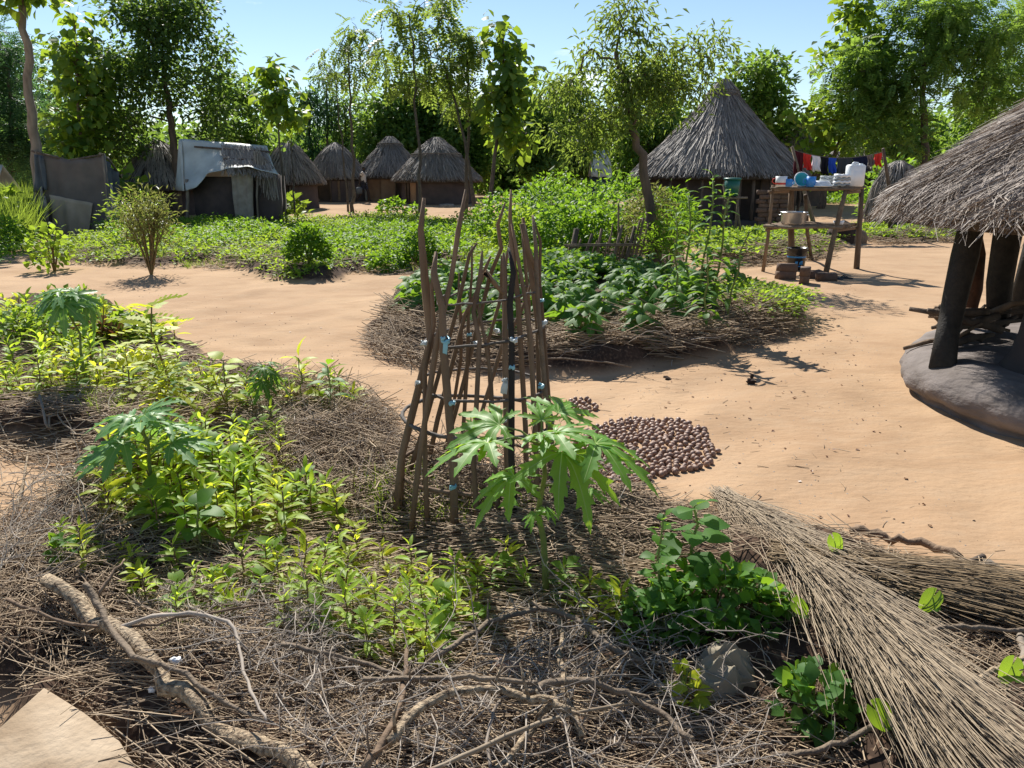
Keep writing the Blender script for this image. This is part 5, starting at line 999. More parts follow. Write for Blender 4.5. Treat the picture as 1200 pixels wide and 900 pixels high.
leafy('nettle_plant', 'broad bright shoot rising behind the dense patch of weeds on the right', 'plant', at(806, 690), .34, [OVA], golden(14, .35, 1, .1, .8, .04, .02, .13, .10, -.2, .5, 1), 'L_okra', 'stem', .008)
S('weed_patch', 'dense patch of small dark green weeds right of the papaya stem', 'weeds', at(838, 722), .27, .20, 'L_green', OVA_S, .055, 520, 16, sr=.004, ry=.20)
S('weed_patch', 'shady weeds growing below the leafy toothed weed', 'weeds', at(775, 740), .14, .17, 'L_okra', OVA_S, .055, 150, 9, sr=.004)
S('weed_patch', 'toothed bright green bushy weed by the foot of the reed bundle', 'weeds', at(952, 836), .12, .15, 'L_okra', OVA_S, .055, 150, 10, sr=.004)
S('weed_patch', 'little pale weed on the thorn tangle left of the grey cloth', 'weeds', at(800, 818), .05, .13, 'L_seed', OVA_S, .06, 26, 5, sr=.004)
S('weed_patch', 'dark leafy weed at the left of the wet bed corner above the slab', 'weeds', at(75, 660), .06, .13, 'L_green', OVA_S, .045, 50, 6, sr=.003)
for px, py, s_, roll, lb in ((972, 660, .062, .3, 'heart-shaped leaf standing beside the upper end of the reed bundle'), (1080, 728, .062, -.5, 'heart-shaped leaf between the two reed bundles'), (1038, 866, .068, .6, 'heart-shaped leaf below the lower stick end of the reed bundle'), (1182, 812, .060, -.3, 'heart-shaped leaf at the right edge of the picture'), (934, 736, .05, .8, 'heart-shaped leaf at the right end of the dense weed patch')):
    c = at(px, py, 0.0); r_ = empty('creeper_shoot', lb, 'plant', c); tip = np.array([rng.normal(0, .02), -.01, .10]); G().tube([(0, .02, -.02), tip * .5 + [.01, .01, 0], tip], [.004, .003, .002], 6).obj('stem', M['stem'], r_, True)
    g = G(); g.V.append(HEART[0]); g.n = len(HEART[0]); g.F3.append(HEART[1][0]); g.m3.append(np.zeros(len(HEART[1][0]))); g.F4.append(HEART[1][1]); g.m4.append(np.zeros(len(HEART[1][1]))); g.add(*HEART[2], 1)
    me = g.mesh('leaf', [M['L_pap'], M['vein']], True)
    child('leaf', me, r_, Mx(tip, frames(np.array([math.sin(roll), -.15, -.75 * math.cos(roll)]), np.array([.1, -.75, .55])), s_)); child('leaf', me, r_, Mx(tip * .55 + [.02, 0, 0], frames(np.array([.9, -.2, .1]), np.array([.1, -.6, .7])), s_ * .4))

# ------------------------------------------------------------------ yellow-green seedlings: leaves are pieces on the nearest ones
protos = []
for v in range(7):
    n_ = 9 + v; protos.append(leafy('sesame_seedling', 'x', 'seedling', (0, 0, 0), (.07, .10, .13, .16, .11, .09, .15)[v], [(t_lance(.135, 4, .4), t_lance(.16, 4, .3), OVA_S)[(0, 0, 1, 0, 2, 1, 0)[v]], t_lance(.12, 4, .2)], golden(n_ + 2, .12, 1, .0, .95, .006, .004, (.11, .10, .09, .10, .07, .10, .09)[v], .055, -.1, .8, 2, 0, .5), ('L_seed', 'L_seed', 'L_seed2', 'L_seed', 'L_crop', 'L_seed', 'L_seed2')[v], 'redstem', .0032))
KD = kids_of(protos[0]); meshes = {}
def flatmesh(o):   # one mesh for seedlings too small to show their parts
    g = G()
    for ch in KD[o]:
        me = ch.data; co = np.empty(len(me.vertices) * 3); me.vertices.foreach_get('co', co); mw = np.array(ch.matrix_basis); V = co.reshape(-1, 3) @ mw[:3, :3].T + mw[:3, 3]
        Fq = [list(p.vertices) for p in me.polygons]; mi = 0 if ch.name.startswith('leaf') else 1
        q4 = [f for f in Fq if len(f) == 4]; q3 = [f for f in Fq if len(f) == 3]; n0 = g.n
        if q4: g.add(V, q4, mi)
        if q3: g.F3.append(np.array(q3) + n0); g.m3.append(np.full(len(q3), mi))
    return g.mesh('seedling', [KD[o][1].data.materials[0], M['redstem']], True)
for o in protos: meshes[o] = flatmesh(o)
used = set(); cnt = 0
def sow(pxpoly, k, dist, lab, grp, s0=.8, s1=1.25, parts=False, pts=None):
    pl = poly(pxpoly); got = []
    for (x, y) in (in_poly(pl, k * 12) if pts is None else [flat(*q, .15)[:2] for q in pts]):
        if len(got) >= k: break
        if pts is None and any((x - a) ** 2 + (y - b_) ** 2 < dist ** 2 for a, b_ in got): continue
        got.append((x, y)); pr = protos[int(rng.integers(0, 7))]
        if parts: o = pr if pr not in used else copy_tree(pr, KD); used.add(pr)
        else: o = bpy.data.objects.new('sesame_seedling', meshes[pr]); COL.objects.link(o); o['category'] = 'seedling'
        o.location = (x, y, H(x, y) - .005); s_ = rng.uniform(s0, s1); o.scale = (s_, s_, s_); o.rotation_euler = (rng.normal(0, .12), rng.normal(0, .12), rng.uniform(0, 6.28)); o['label'] = lab; o['group'] = grp
sow([(0, 0), (1, 0), (1, 1)], 80, 0, 'little yellow-green seedling in the straw mulch left of the papaya stem', 'seedlings in the straw mulch', 0.95, 1.35, True,
    pts=[(428, 728), (442, 705), (498, 748), (512, 722), (470, 690), (530, 700), (455, 650), (480, 640), (505, 655), (545, 640), (560, 645), (590, 650), (598, 640), (430, 672), (465, 665), (520, 680), (568, 700), (485, 730), (508, 700), (540, 668), (440, 690), (412, 700), (400, 668), (385, 690), (360, 700), (410, 640), (380, 650), (350, 660), (340, 690), (320, 640), (660, 665), (672, 690), (715, 690), (725, 700), (545, 690), (575, 655), (420, 625), (300, 680), (310, 655), (285, 660), (330, 720), (270, 690), (450, 710), (478, 700), (494, 690), (515, 735), (462, 738), (432, 745), (535, 655), (500, 670), (398, 645), (370, 675), (345, 640), (325, 665), (405, 722), (372, 722), (448, 628), (470, 655), (560, 672), (610, 660), (250, 670), (500, 765), (420, 655), (390, 625), (690, 675), (700, 705)])
sow([(120, 560), (330, 520), (340, 590), (420, 620), (330, 650), (250, 660), (130, 640)], 95, .075, 'yellow-green seedling crowded around the blue-green papaya on the left', 'seedlings crowded round the left papaya', 1.3, 1.9)
sow([(-40, 455), (110, 420), (230, 455), (330, 470), (200, 480), (60, 478), (-40, 500)], 70, .10, 'yellow-green seedling in the row along the far left bed', 'seedlings along the far left bed', 1.4, 2.1)
sow([(-60, 400), (60, 380), (150, 385), (230, 405), (150, 415), (60, 412), (-60, 430)], 45, .14, 'yellow-green seedling at the back of the far left bed', 'seedlings at the back of the far left bed', 1.6, 2.4)
sow([(240, 470), (420, 470), (440, 490), (260, 500)], 16, .16, 'yellow-green seedling on the straw near the path corner', 'seedlings near the path corner', 1.2, 1.8)
sow([(60, 660), (260, 690), (300, 760), (200, 760)], 14, .12, 'sparse small seedling in the dark mulch above the fallen branch', 'sparse seedlings above the fallen branch', .8, 1.2)
for g_, t_ in (('seedlings in the straw mulch', 'seedling in the straw mulch'), ('seedlings crowded round the left papaya', 'seedling by the blue-green papaya'), ('seedlings along the far left bed', 'seedling along the far left bed'), ('seedlings at the back of the far left bed', 'seedling behind the far left bed'),
               ('seedlings near the path corner', 'seedling near the path corner'), ('sparse seedlings above the fallen branch', 'seedling above the fallen branch')): ordinal(group_objs(g_), t_)
for (px, py, rx, h, lb) in ((30, 405, .5, .42, 'bright leafy weed clump at the left end of the far left bed'), (90, 392, .45, .45, 'bright leafy weed clump behind the drooping papaya'), (150, 400, .35, .32, 'bright leafy weed clump right of the drooping papaya')):
    S('weed_clump', lb, 'weeds', at(px, py), rx, h, 'L_crop', DIAW, .075, 420, 10, sr=.004, ry=.3)
grass('weedy_grass', poly([(430, 575), (490, 570), (540, 605), (660, 615), (650, 635), (440, 620)]), 150, .13, 12, 'L_grass', .035)
grass('weedy_grass', poly([(0, 455), (200, 455), (300, 500), (120, 500)]), 120, .14, 10, 'L_grass', .035)
grass('weedy_grass', poly([(100, 560), (440, 560), (560, 690), (300, 700)]), 170, .10, 8, 'L_grass', .04)
d_ = in_poly(poly([(90, 400), (150, 395), (165, 412), (100, 418)]), 140); z, _ = terrain(d_); G().inst(OVA_S[0], OVA_S[1], np.column_stack([d_, z + rng.uniform(.02, .2, 140)]), leaf_fr(nrm(rng.normal(0, 1, (140, 3))), .8), rng.uniform(.08, .15, 140)).obj('dead_leaves', M['L_dead'], kind='stuff')

# ------------------------------------------------------------------ straw mulch
def straws(name, pl, k, L, r_, ang, spread, mt, lift=.05, tilt=.12, shrink=-.05, bow=.03):
    P = in_poly(pl, k, shrink); z, _ = terrain(P); n_ = len(P); a = ang + rng.normal(0, spread, n_); ti = rng.normal(0, tilt, n_)
    d = np.stack([np.cos(a) * np.cos(ti), np.sin(a) * np.cos(ti), np.sin(ti)], 1); ln = L * rng.uniform(.4, 1.3, n_); c = np.column_stack([P, z + rng.uniform(0, 1, n_) ** 2 * lift + np.abs(np.sin(ti)) * ln * .4])
    fr_ = frames(d, np.array([0, 0, 1.0]) + rng.normal(0, .4, (n_, 3)))
    an = np.array([0, 2.09, 4.19]); t = [(math.cos(q_) , y, math.sin(q_) ) for y in (-.5, 0, .5) for q_ in an]; Tp = np.array(t); V = np.repeat(Tp[None], n_, 0)
    rad = r_ * rng.uniform(.5, 1.5, n_); b_ = rng.normal(0, bow, n_) * ln
    W_ = np.stack([V[..., 0] * rad[:, None] + (1 - 4 * V[..., 1] ** 2) * b_[:, None], V[..., 1] * ln[:, None], V[..., 2] * rad[:, None]], -1)
    Pw = np.einsum('kij,knj->kni', fr_, W_) + c[:, None]
    q_ = np.array([[s_ * 3 + j_, s_ * 3 + (j_ + 1) % 3, s_ * 3 + 3 + (j_ + 1) % 3, s_ * 3 + 3 + j_] for s_ in range(2) for j_ in range(3)])
    return G().add(Pw.reshape(-1, 3), (q_[None] + (np.arange(n_) * 9)[:, None, None]).reshape(-1, 4)).obj(name, M[mt], kind='stuff')
FB = BP['front']
straws('straw_mulch', poly([(300, 600), (560, 620), (760, 640), (800, 700), (760, 740), (420, 780), (250, 720)]), 4600, .34, .0020, 0, .20, 'straw', .03)
straws('straw_mulch', poly([(0, 600), (140, 560), (300, 600), (330, 730), (400, 800), (120, 800), (-60, 760)]), 3600, .30, .0018, -.5, .75, 'straw', .035)
straws('straw_mulch', poly([(-80, 430), (250, 420), (430, 480), (300, 520), (120, 545), (-80, 505)]), 4200, .34, .0028, .05, .5, 'straw', .06)
straws('straw_mulch', poly([(300, 455), (440, 470), (480, 540), (560, 580), (540, 620), (330, 600)]), 3600, .30, .0024, -.6, .8, 'straw', .10, .3)
straws('straw_mulch', poly([(560, 575), (700, 575), (800, 620), (760, 680), (600, 650)]), 2200, .26, .0021, -.2, .6, 'straw', .06)
straws('straw_mulch', poly([(60, 800), (140, 770), (700, 790), (1000, 900), (1000, 1080), (300, 1080), (170, 930)]), 2100, .32, .0016, -.15, .45, 'straw', .03, .10)
straws('straw_mulch', poly([(760, 740), (1000, 700), (1190, 830), (1100, 1000), (800, 960)]), 380, .2, .0016, 0, 1.0, 'straw', .03)
straws('straw_mulch', poly([(520, 560), (640, 570), (700, 610), (560, 625)]), 500, .25, .002, .4, 1.0, 'straw', .18, .6)
straws('straw_mulch', poly([(440, 395), (500, 410), (600, 430), (800, 430), (930, 392), (900, 380), (760, 405), (600, 402), (470, 372)]), 4200, .45, .0034, 0, .35, 'straw', .10, .18)
straws('straw_mulch', poly([(435, 405), (455, 372), (510, 392), (540, 425), (480, 418)]), 900, .40, .0032, -.7, .4, 'straw', .12, .25)
straws('straw_mulch', poly([(820, 310), (960, 290), (985, 290), (955, 305), (840, 315)]), 600, .6, .006, 0, .5, 'straw', .1)
straws('straw_mulch', poly([(1010, 285), (1128, 276), (1125, 286), (1040, 289)]), 500, .6, .006, 0, .5, 'straw', .1)
straws('straw_mulch', poly([(60, 308), (560, 326), (560, 312), (60, 296)]), 900, .4, .005, 0, .7, 'straw', .08)
straws('straw_litter', poly([(0, 520), (100, 520), (150, 560), (0, 600)]), 60, .2, .002, 0, 1.5, 'straw', .01, .03)
straws('straw_litter', poly([(430, 450), (700, 560), (900, 590), (1190, 660), (1000, 560), (960, 420), (700, 460)]), 120, .09, .0016, 0, 1.5, 'straw', .004, .02)

straws('straw_mulch', poly([(740, 600), (860, 590), (1000, 640), (960, 700), (800, 680)]), 650, .28, .0018, -.4, .6, 'straw', .025, .06)
straws('straw_mulch', poly([(1000, 660), (1300, 740), (1300, 900), (1090, 800)]), 800, .28, .0018, -.3, .7, 'straw', .03, .06)
# ------------------------------------------------------------------ reed bundles
def bundle(lb, p0, p1, h0, h1, w0, w1, k, L, mt, r_=.0024, fan=.10, bend=.0, cat='reed bundle'):
    e = empty('reed_bundle', lb, cat, p0); p0, p1 = np.array(p0, float), np.array(p1, float); ax = p1 - p0; T = np.linalg.norm(ax); d0 = ax / T; sd = nrm(np.cross(d0, [0, 0, 1.0])); up = np.cross(sd, d0)
    t0 = rng.uniform(-.08, .75, k) ; ln = L * rng.uniform(.45, 1.1, k) / T; t1 = t0 + ln; a = rng.uniform(0, 6.28, k); q_ = rng.uniform(0, 1, k) ** .5
    u = np.linspace(0, 1, 5)[None]; t = t0[:, None] + (t1 - t0)[:, None] * u; wd = w0 + (w1 - w0) * np.clip(t, 0, 1.2); hh = h0 + (h1 - h0) * np.clip(t, 0, 1.2)
    ox = (np.cos(a) * q_)[:, None] * wd + rng.normal(0, fan * .12, k)[:, None] * u * L + np.cumsum(rng.normal(0, .012, (k, 5)), 1); oz = np.maximum(np.sin(a) * q_, -.55)[:, None] * hh + hh * .55 + rng.normal(0, fan * .07, k)[:, None] * u * L + np.cumsum(rng.normal(0, .005, (k, 5)), 1)
    P = ax[None, None] * t[..., None] + sd * ox[..., None] + up * oz[..., None] + up * (bend * np.sin(np.clip(t, 0, 1) * math.pi))[..., None]
    rr = (r_ * rng.uniform(.6, 1.5, k))[:, None] * np.linspace(1.1, .6, 5)[None]; V = []
    for q2 in (0, 2.09, 4.19): V.append(P + (sd * math.cos(q2) + up * math.sin(q2)) * rr[..., None])
    V = np.stack(V, 2).reshape(k, -1, 3); f = np.array([[s_ * 3 + j_, s_ * 3 + (j_ + 1) % 3, s_ * 3 + 3 + (j_ + 1) % 3, s_ * 3 + 3 + j_] for s_ in range(4) for j_ in range(3)])
    G().add(V.reshape(-1, 3), (f[None] + (np.arange(k) * 15)[:, None, None]).reshape(-1, 4)).obj('stalks', M[mt], e, kind='stuff'); return e
bundle('long pale bundle of dry reeds lying diagonally across the right corner of the front bed', at(850, 588, .02), at(1150, 900, .06), .035, .06, .045, .088, 2700, .95, 'reed', .0016, .75, .065)
bundle('darker bundle of dry reeds lying sideways behind the long pale one', at(925, 652, .02), at(1330, 742, .05), .025, .04, .075, .085, 1500, .9, 'reeddark', .0018, .6, .02)

# ------------------------------------------------------------------ thorny twig tangle
thn = (np.array([(-.5, 0, -.3), (.5, 0, -.3), (0, 0, .6), (0, 1, 0)]), np.array([[0, 1, 3], [1, 2, 3], [2, 0, 3]]))
def thorns(name, pl, k, L, r_, lift, ang=None, sp=2.0, thorn=12, mt='twig', tl=.035, kink=.20):
    g = G(); P = in_poly(pl, k, -.02); z, _ = terrain(P); tp_, td = [], []
    for q_ in range(k):
        n_ = 7; a = (ang if ang is not None else 0) + rng.normal(0, sp); d = np.array([math.cos(a), math.sin(a), rng.normal(.05, .22)]); ln = L * rng.uniform(.4, 1.3); p = np.array([P[q_][0], P[q_][1], z[q_] + rng.uniform(.0, lift)]); pts = [p]
        for _ in range(n_ - 1): d = nrm(d + rng.normal(0, kink, 3) - [0, 0, .05]); p = p + d * ln / (n_ - 1); pts.append(p)
        pts = np.array(pts); rr = r_ * rng.uniform(.5, 1.5); g.tube(pts, np.linspace(rr, rr * .4, n_), 4, cap=False)
        t = rng.uniform(0, n_ - 1.01, thorn); i0 = t.astype(int); tp_.append(pts[i0] + (pts[i0 + 1] - pts[i0]) * (t - i0)[:, None]); td.append(nrm(rng.normal(0, 1, (thorn, 3)) + (pts[i0 + 1] - pts[i0]) * 3))
    if thorn:
        tp_, td = np.vstack(tp_), np.vstack(td); ln = tl * rng.uniform(.3, 1.3, len(tp_)); g.inst(thn[0], thn[1], tp_, frames(td, rng.normal(0, 1, td.shape)), np.stack([ln * 0 + .0018, ln, ln * 0 + .0018], 1))
    return g.obj(name, M[mt], kind='stuff')
thorns('thorny_twigs', poly([(330, 740), (760, 730), (860, 860), (830, 1000), (360, 1000), (300, 830)]), 480, .34, .0021, .14, None, 2, 20)
thorns('thorny_twigs', poly([(180, 720), (400, 735), (380, 830), (250, 800)]), 230, .28, .0019, .12, None, 2, 14)
thorns('dry_twigs', poly([(0, 560), (110, 550), (110, 700), (-40, 760)]), 220, .4, .0022, .12, 1.0, .9, 3)
thorns('dry_twigs', poly([(330, 460), (440, 480), (480, 560), (560, 600), (480, 630), (340, 590)]), 260, .30, .0022, .14, None, 2, 4)
thorns('dry_twigs', poly([(560, 575), (700, 580), (760, 630), (640, 640)]), 130, .26, .0018, .16, None, 2, 4)
thorns('dry_twigs', poly([(0, 480), (250, 455), (280, 500), (110, 530)]), 130, .4, .0028, .08, None, 2, 3)
thorns('dry_twigs', poly([(450, 400), (930, 395), (800, 432), (600, 432)]), 200, .4, .003, .10, 0, .8, 2)
thorns('dry_twigs', poly([(760, 740), (960, 760), (1000, 900), (780, 960)]), 90, .22, .0018, .05, None, 2, 2)
# ------------------------------------------------------------------ single branches
def branch(lb, path, r0, r1, mt='greystick', nm='branch', lift=.05, wob=.08, sides=8, twigs=0):
    P = np.array([at(x, y, (lift if np.isscalar(lift) else lift[k]) * (1.25 if nm == 'branch' or nm == 'fallen_branch' else 1)) for k, (x, y) in enumerate(path)]); c = P[0].copy(); n_ = len(P); t = np.linspace(0, n_ - 1, n_ * 3 - 2)
    Q = np.stack([np.interp(t, range(n_), P[:, q_]) for q_ in range(3)], 1); Q[1:-1] += (Q[:-2] + Q[2:] - 2 * Q[1:-1]) * .45 + rng.normal(0, (r0 + r1) * .22, (len(Q) - 2, 3))
    if twigs:
        e = empty(nm, lb, 'branch', c); G().tube(Q - c, np.linspace(r0, r1, len(Q)), sides, wob=wob).obj('stem', M[mt], e, True)
        for k in range(twigs):
            i_ = rng.integers(1, len(Q) - 1); d = nrm(rng.normal(0, 1, 3) + [0, 0, .4]); L = rng.uniform(.04, .14); G().tube([Q[i_] - c, Q[i_] - c + d * L * .5, Q[i_] - c + d * L + rng.normal(0, .015, 3)], [r1 * .6, r1 * .4, r1 * .15], 5).obj('twig', M[mt], e, True)
        return e
    o = G().tube(Q - c, np.linspace(r0, r1, len(Q)) * (1 + rng.normal(0, .06, len(Q))), sides, wob=wob).obj(nm, M[mt], None, True); o.location = tuple(c); return tag(o, lb, 'branch')
branch('thick fallen branch with flaking pale bark at the lower left', [(55, 680), (108, 718), (160, 765), (196, 795), (250, 845), (300, 872), (352, 897), (400, 930)], .026, .022, 'log', 'fallen_branch', [.06, .06, .06, .05, .04, .03, .03, .02], .12, 12)
branch('crooked brown branch crossing over the upper end of the thick fallen branch', [(98, 682), (112, 702), (130, 735), (148, 762), (180, 778), (205, 785), (245, 810), (312, 845)], .013, .006, 'greystick', lift=[.13, .11, .10, .09, .09, .08, .06, .04], wob=.14)
branch('short dark spur jutting up right of the thick fallen branch', [(112, 697), (130, 675), (146, 655)], .008, .004, 'stick', lift=[.10, .12, .14])
branch('long pale twig bending down sharply in the thorns right of the fallen branch', [(135, 738), (165, 725), (205, 718), (262, 722), (280, 745), (284, 790), (300, 822), (312, 845)], .008, .004, 'twig', lift=.10)
branch('thin brown stick lying left across the fallen branch', [(8, 702), (60, 722), (120, 735), (165, 735), (225, 720), (370, 700)], .007, .004, 'stick', lift=.08)
branch('arched grey branch forming the top of the thorn tangle', [(440, 812), (480, 790), (533, 755), (573, 730), (613, 715), (640, 711), (673, 722), (710, 757), (753, 777)], 0.0081, 0.0108, 'greystick', lift=[.04, .08, .12, .13, .14, .14, .12, .09, .06], twigs=9)
branch('thick curved branch low in the middle of the thorn tangle', [(455, 870), (483, 833), (510, 817), (550, 806), (587, 810), (633, 820), (668, 832)], 0.0135, 0.0108, 'log', lift=.10, twigs=8)
branch('branch curving down to the right edge of the thorn tangle', [(613, 813), (653, 797), (690, 797), (733, 813), (772, 832), (812, 866)], 0.0121, 0.0081, 'greystick', lift=.10, twigs=9)
branch('upright knotty stick standing in the thorn tangle below the papaya', [(683, 862), (662, 820), (657, 790), (656, 757), (655, 722)], 0.0095, 0.0081, 'log', lift=[.05, .06, .08, .09, .11], wob=.2, twigs=6)
branch('long straight pale stick across the bottom of the thorn tangle', [(500, 905), (560, 877), (607, 857), (683, 833), (750, 823), (800, 818)], 0.0068, 0.0047, 'reed', lift=.09)
branch('pale branch slanting up from the bottom edge below the upright stick', [(575, 905), (600, 880), (620, 860), (634, 838), (652, 818)], 0.0108, 0.0095, 'log', lift=.06, twigs=4)
branch('brown branch slanting up at the left of the thorn tangle', [(427, 902), (448, 870), (463, 840), (475, 800), (477, 760)], 0.0121, 0.0068, 'stick', lift=.10, twigs=7)
branch('level grey stick in the middle of the thorn tangle', [(425, 797), (480, 796), (533, 793), (580, 796), (630, 800)], 0.0081, 0.0068, 'greystick', lift=.11, twigs=6)
branch('thin grey branch along the left of the thorn tangle', [(330, 755), (380, 765), (420, 775), (470, 790), (500, 800)], 0.0081, 0.0054, 'greystick', lift=.10, twigs=8)
branch('thin curving twig hanging at the bottom of the thorn tangle', [(585, 822), (574, 840), (570, 870), (575, 902)], 0.0054, 0.0041, 'twig', lift=.06)
branch('dark knobbed stick lying on the sand behind the reed bundles', [(996, 622), (1012, 622), (1034, 628), (1066, 634), (1102, 641), (1126, 655)], .019, .015, 'stick', 'stick', .06, .16)
branch('short stub of stick crossing the knobbed one', [(1106, 668), (1130, 660), (1153, 652)], .017, .013, 'bark', 'stick', .07, .14)
branch('smooth grey end of a log at the right edge of the sand', [(1140, 664), (1160, 672), (1184, 684)], .036, .038, 'palebark', 'log', .03, .03, 14)
branch('bent pale stick running off the right edge above the leaning one', [(1073, 742), (1095, 736), (1125, 734), (1160, 737), (1225, 740)], .009, .008, 'greystick', 'stick', .08)
branch('pale stick leaning at the right edge above the heart-shaped leaf', [(1128, 802), (1160, 787), (1215, 765)], .009, .007, 'log', 'stick', .08)
branch('stick with a pale end running from the dark soil under the reed bundle', [(905, 885), (940, 882), (975, 876), (1013, 858), (1068, 828)], .009, .007, 'greystick', 'stick', .06)
branch('white peeled stick end at the right edge of the picture', [(1196, 745), (1202, 770), (1208, 800)], .012, .012, 'palebark', 'stick', .06)
branch('forked grey twig standing up at the sand inlet on the left', [(47, 466), (52, 484), (62, 497), (84, 508), (105, 516)], .009, .004, 'palebark', lift=.08, twigs=7)
branch('dry stalk sticking up by the left sand inlet', [(18, 605), (22, 585), (28, 560), (32, 535)], .009, .005, 'log', lift=[.0, .04, .06, .08], twigs=8)
branch('thin twig lying on the slab at the lower left', [(68, 862), (85, 866), (100, 858), (108, 840)], .005, .003, 'stick', 'twig', .02)
branch('long thin stick lying on straw in the middle bed front', [(500, 412), (580, 424), (660, 428), (740, 430)], .010, .006, 'greystick', lift=.08)
# small single things on the beds
def lump(nm, lb, cat, p, r_, mt, sq=(1, 1, .7), amp=.12, n_=20, fq=3):
    ph = rng.uniform(0, 6, 6); g = G(); pr = [(math.sin(t) , -math.cos(t)) for t in np.linspace(.02, math.pi - .02, 12)]
    def fn(V, a):
        V = V.copy(); w = 1 + amp * (np.sin(V[..., 0] * fq + ph[0]) * np.sin(V[..., 1] * fq + ph[1]) + .6 * np.sin(V[..., 2] * fq * 2 + V[..., 0] * fq + ph[2]) + .35 * np.sin(V[..., 1] * fq * 3.3 + V[..., 2] * fq * 2 + ph[3])); return V * w[..., None] * np.array(sq) * r_
    o = g.lathe(pr, n=n_, fn=fn).obj(nm, M[mt], None, True); o.location = tuple(p); return tag(o, lb, cat)
def draped(u, v):
    x, y = (u - .5) * 2, (v - .5) * 2; d = math.hypot(x * .95, y * 1.05); b_ = max(0, 1 - d * d) ** .55 if d < 1 else 0
    ph = 6.5 * y + 2.6 * x * x + 1.5 * math.sin(2.3 * x + 1) ; f = 1 - abs(math.sin(ph)); f2 = 1 - abs(math.sin(5.2 * x + 2.2 * y + 1.4 * math.sin(3 * y)))
    z = .075 * b_ + (.026 * f ** 1.4 + .014 * f2 ** 2) * (.35 + b_) + .010 * math.sin(9 * x + 5 * y); sh = 1 - .18 * b_
    return np.array([x * .105 * sh + .012 * math.sin(4 * y), y * .105 * sh + .012 * math.sin(5 * x + 1), z - .035 * max(0, d - .7)])
o = sheet(draped, 60, 60, .004).obj('cloth_bundle', M['cloth'], None, True); o.location = tuple(at(848, 792, -.01)); o.rotation_euler = (.15, 0, .35); tag(o, 'crumpled grey-brown cloth half buried in the dark soil', 'cloth')
lump('flat_stone', 'flat brown stone lying above the crumpled grey cloth', 'stone', at(845, 725, .03), .10, 'stone', (1.1, .45, .28), .1)
lump('shell', 'mottled brown husk lying inside the thorn tangle', 'husk', at(597, 782, .05), .052, 'nut', (1.1, .7, .6), .15)
lump('plastic_scrap', 'white crumpled scrap caught on the fallen branch', 'scrap', at(206, 774, .09), .012, 'white_plastic', (1.3, .8, .8), .4, 14, 6)
lump('plastic_scrap', 'white broken scrap below the fallen branch', 'scrap', at(178, 808, .02), .010, 'white_plastic', (1, .8, 1), .3, 10, 6)
lump('plastic_scrap', 'pale pebble-like scrap in the shade under the stick cage', 'scrap', at(506, 592, .02), .016, 'white_plastic', (1.2, .8, .6), .2, 12)
lump('plastic_scrap', 'pale plastic lump at the near edge of the left crop', 'scrap', at(468, 300, .05), .12, 'paletie', (1.2, .8, .6), .3)
lump('clod', 'dark clod lying alone on the sand', 'clod', at(880, 447, .02), .026, 'clod', (1.3, .9, .8), .3)
lump('clod', 'small dark clod resting on the lone clod', 'clod', at(881, 441, .035), .018, 'clod', (1, .9, .9), .3)
for k in range(40):
    pxy = [(rng.uniform(880, 1180), rng.uniform(690, 900)), (rng.uniform(500, 860), rng.uniform(398, 415)), (rng.uniform(480, 620), rng.uniform(585, 610))][k % 3]; p = at(*pxy); o = lump('soil_clod', 'dark brown lump of soil in the bed', 'clod', p, rng.uniform(.012, .03), 'clod', (1.1, 1, .7), .3, 10); o['group'] = 'lumps of soil in the beds'
ms = G(); sp_ = in_poly(poly([(430, 450), (460, 520), (700, 560), (850, 580), (1180, 650), (1060, 520), (1000, 330), (600, 450), (300, 350), (60, 330), (240, 420)]), 900); z, _ = terrain(sp_)
ms.inst(np.array([(-1, -1, 0), (1, -1, 0), (1, 1, 0), (-1, 1, 0), (0, 0, 1.0)], float), np.array([[0, 1, 4], [1, 2, 4], [2, 3, 4], [3, 0, 4]]), np.column_stack([sp_, z]), frames(np.column_stack([nrm(rng.normal(0, 1, (900, 2))), np.zeros(900)]), np.array([[0, 0, 1.0]]) + np.zeros((900, 3))), rng.uniform(.02, .085, 900) ** 2).obj('grit', M['clod'], kind='stuff')
lt = in_poly(poly([(300, 350), (430, 450), (460, 520), (700, 560), (850, 580), (1180, 650), (1060, 520), (1000, 330), (930, 400), (600, 450)]), 170); z, _ = terrain(lt)
G().inst(DIAW[0], DIAW[1], np.column_stack([lt, z + .006]), leaf_fr(nrm(np.column_stack([rng.normal(0, 1, (170, 2)), rng.normal(0, .1, 170)])), .15), rng.uniform(.012, .035, 170)).obj('leaf_litter', M['L_dead'], kind='stuff')
pb = in_poly(poly([(100, 340), (430, 450), (460, 520), (700, 560), (850, 580), (1180, 650), (1060, 520), (1000, 330), (600, 450)]), 1600); z, _ = terrain(pb)
G().inst(np.array([(-1, -.8, 0), (1, -1, 0), (.8, 1, 0), (-1, .9, 0), (.1, 0, .8)], float), np.array([[0, 1, 4], [1, 2, 4], [2, 3, 4], [3, 0, 4]]), np.column_stack([pb, z]), frames(np.column_stack([nrm(rng.normal(0, 1, (1600, 2))), np.zeros(1600)]), np.array([[0, 0, 1.0]]) + np.zeros((1600, 3))), rng.uniform(.03, .075, 1600) ** 2).obj('pebbles', M['stone'], kind='stuff')
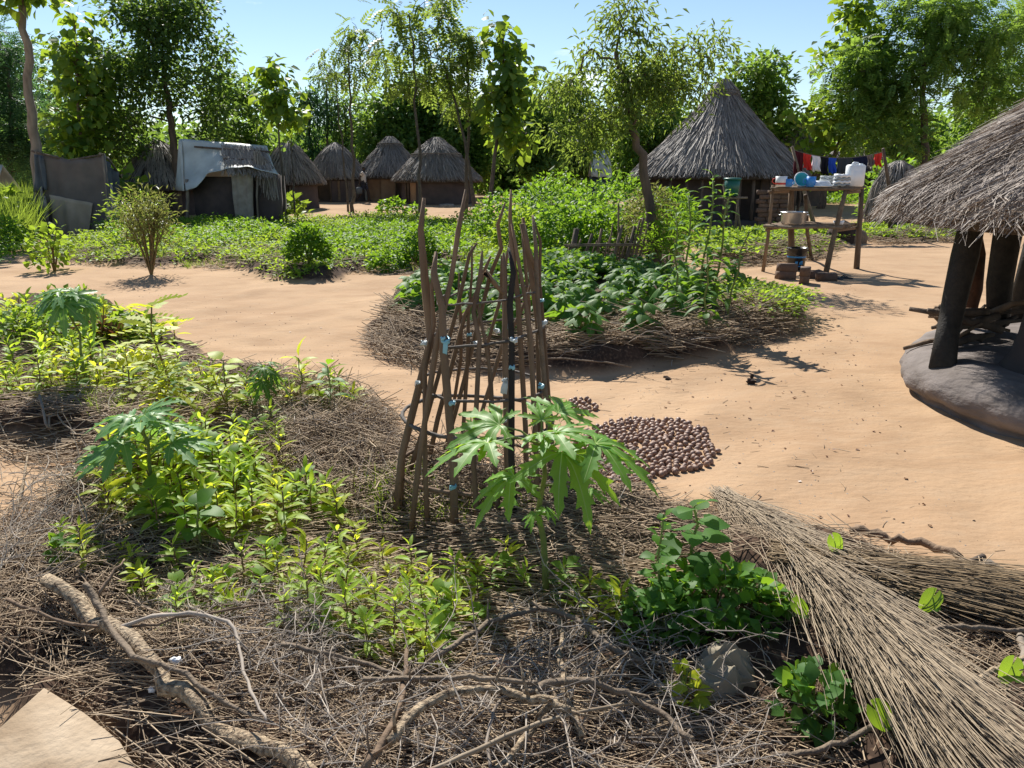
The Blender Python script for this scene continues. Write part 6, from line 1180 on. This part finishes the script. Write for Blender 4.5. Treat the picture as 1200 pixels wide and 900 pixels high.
# slab in the lower left corner
SLX = [(52, 808), (100, 838), (140, 870), (165, 910), (150, 1000), (-60, 1000), (-60, 890), (0, 855)]
sl = np.array([flat(x, y, .05)[:2] for x, y in SLX]); c = sl.mean(0); zc = .06; n_ = len(sl); g = G()
g.add(np.vstack([np.column_stack([sl - c, np.full(n_, -.12)]), np.column_stack([(sl - c), np.full(n_, -.004)]), np.column_stack([(sl - c) * .97, np.zeros(n_)]), [[0, 0, 0]]]), [[r_ * n_ + k, r_ * n_ + (k + 1) % n_, (r_ + 1) * n_ + (k + 1) % n_, (r_ + 1) * n_ + k] for r_ in (0, 1) for k in range(n_)])
g.add(np.zeros((0, 3)), [[2 * n_ + k - g.n, 2 * n_ + (k + 1) % n_ - g.n, 3 * n_ - g.n] for k in range(n_)])
o = tag(g.obj('paving_slab', M['slab']), 'pale flat slab in the lower left corner of the picture', 'slab'); o.location = (c[0], c[1], zc)

# ------------------------------------------------------------------ shea nuts drying on the sand
def nutmesh(): 
    ph = rng.uniform(0, 6, 3); pr = [(math.sin(t) * (1 + .12 * math.cos(t)), -math.cos(t) * .8) for t in np.linspace(.05, math.pi - .05, 7)]
    return G().lathe(pr, n=8, fn=lambda V, a: V * (1 + .07 * np.sin(a * 2 + ph[0]) * V[..., 2] + .05 * np.sin(3 * a + ph[1]))[..., None] * [1.12, .92, 1])
NG = [nutmesh() for _ in range(5)]; NM = [g.mesh('nut', M['nut'], True) for g in NG]
pile = poly([(672, 545), (668, 520), (690, 500), (730, 491), (790, 492), (825, 505), (842, 528), (830, 545), (780, 552), (740, 562), (700, 556)])
pp_ = []
for x, y in in_poly(pile, 5000):
    if len(pp_) >= 395: break
    if all((x - a) ** 2 + (y - b_) ** 2 < 9 and (x - a) ** 2 + (y - b_) ** 2 > .034 ** 2 for a, b_ in pp_): pp_.append((x, y))
for x, y in in_poly(poly([(662, 478), (668, 466), (690, 466), (700, 474), (690, 482)]), 300):
    if len(pp_) >= 430: break
    if all((x - a) ** 2 + (y - b_) ** 2 > .036 ** 2 for a, b_ in pp_): pp_.append((x, y))
pp_ = sorted(pp_, key=lambda q_: q_[1]); rest = []
for k, (x, y) in enumerate(pp_):
    z = H(x, y); s_ = rng.uniform(.0175, .0225)
    if k < 300:
        o = bpy.data.objects.new('shea_nut', NM[k % 5]); COL.objects.link(o); o.location = (x, y, z + s_ * .75); o.rotation_euler = tuple(rng.uniform(0, 6.28, 3)); o.scale = (s_, s_, s_)
        tag(o, 'brown shea nut spread out to dry in the round patch on the sand', 'nut', 'shea nuts drying on the sand')
    else: rest.append((x, y, z + s_ * .75, s_))
rest = np.array(rest); nv, nf = np.vstack(NG[0].V), [np.vstack(NG[0].F4)]
G().inst(nv, nf, rest[:, :3], frames(nrm(rng.normal(0, 1, (len(rest), 3))), rng.normal(0, 1, (len(rest), 3))), rest[:, 3]).obj('shea_nuts', M['nut'], None, True, kind='stuff')
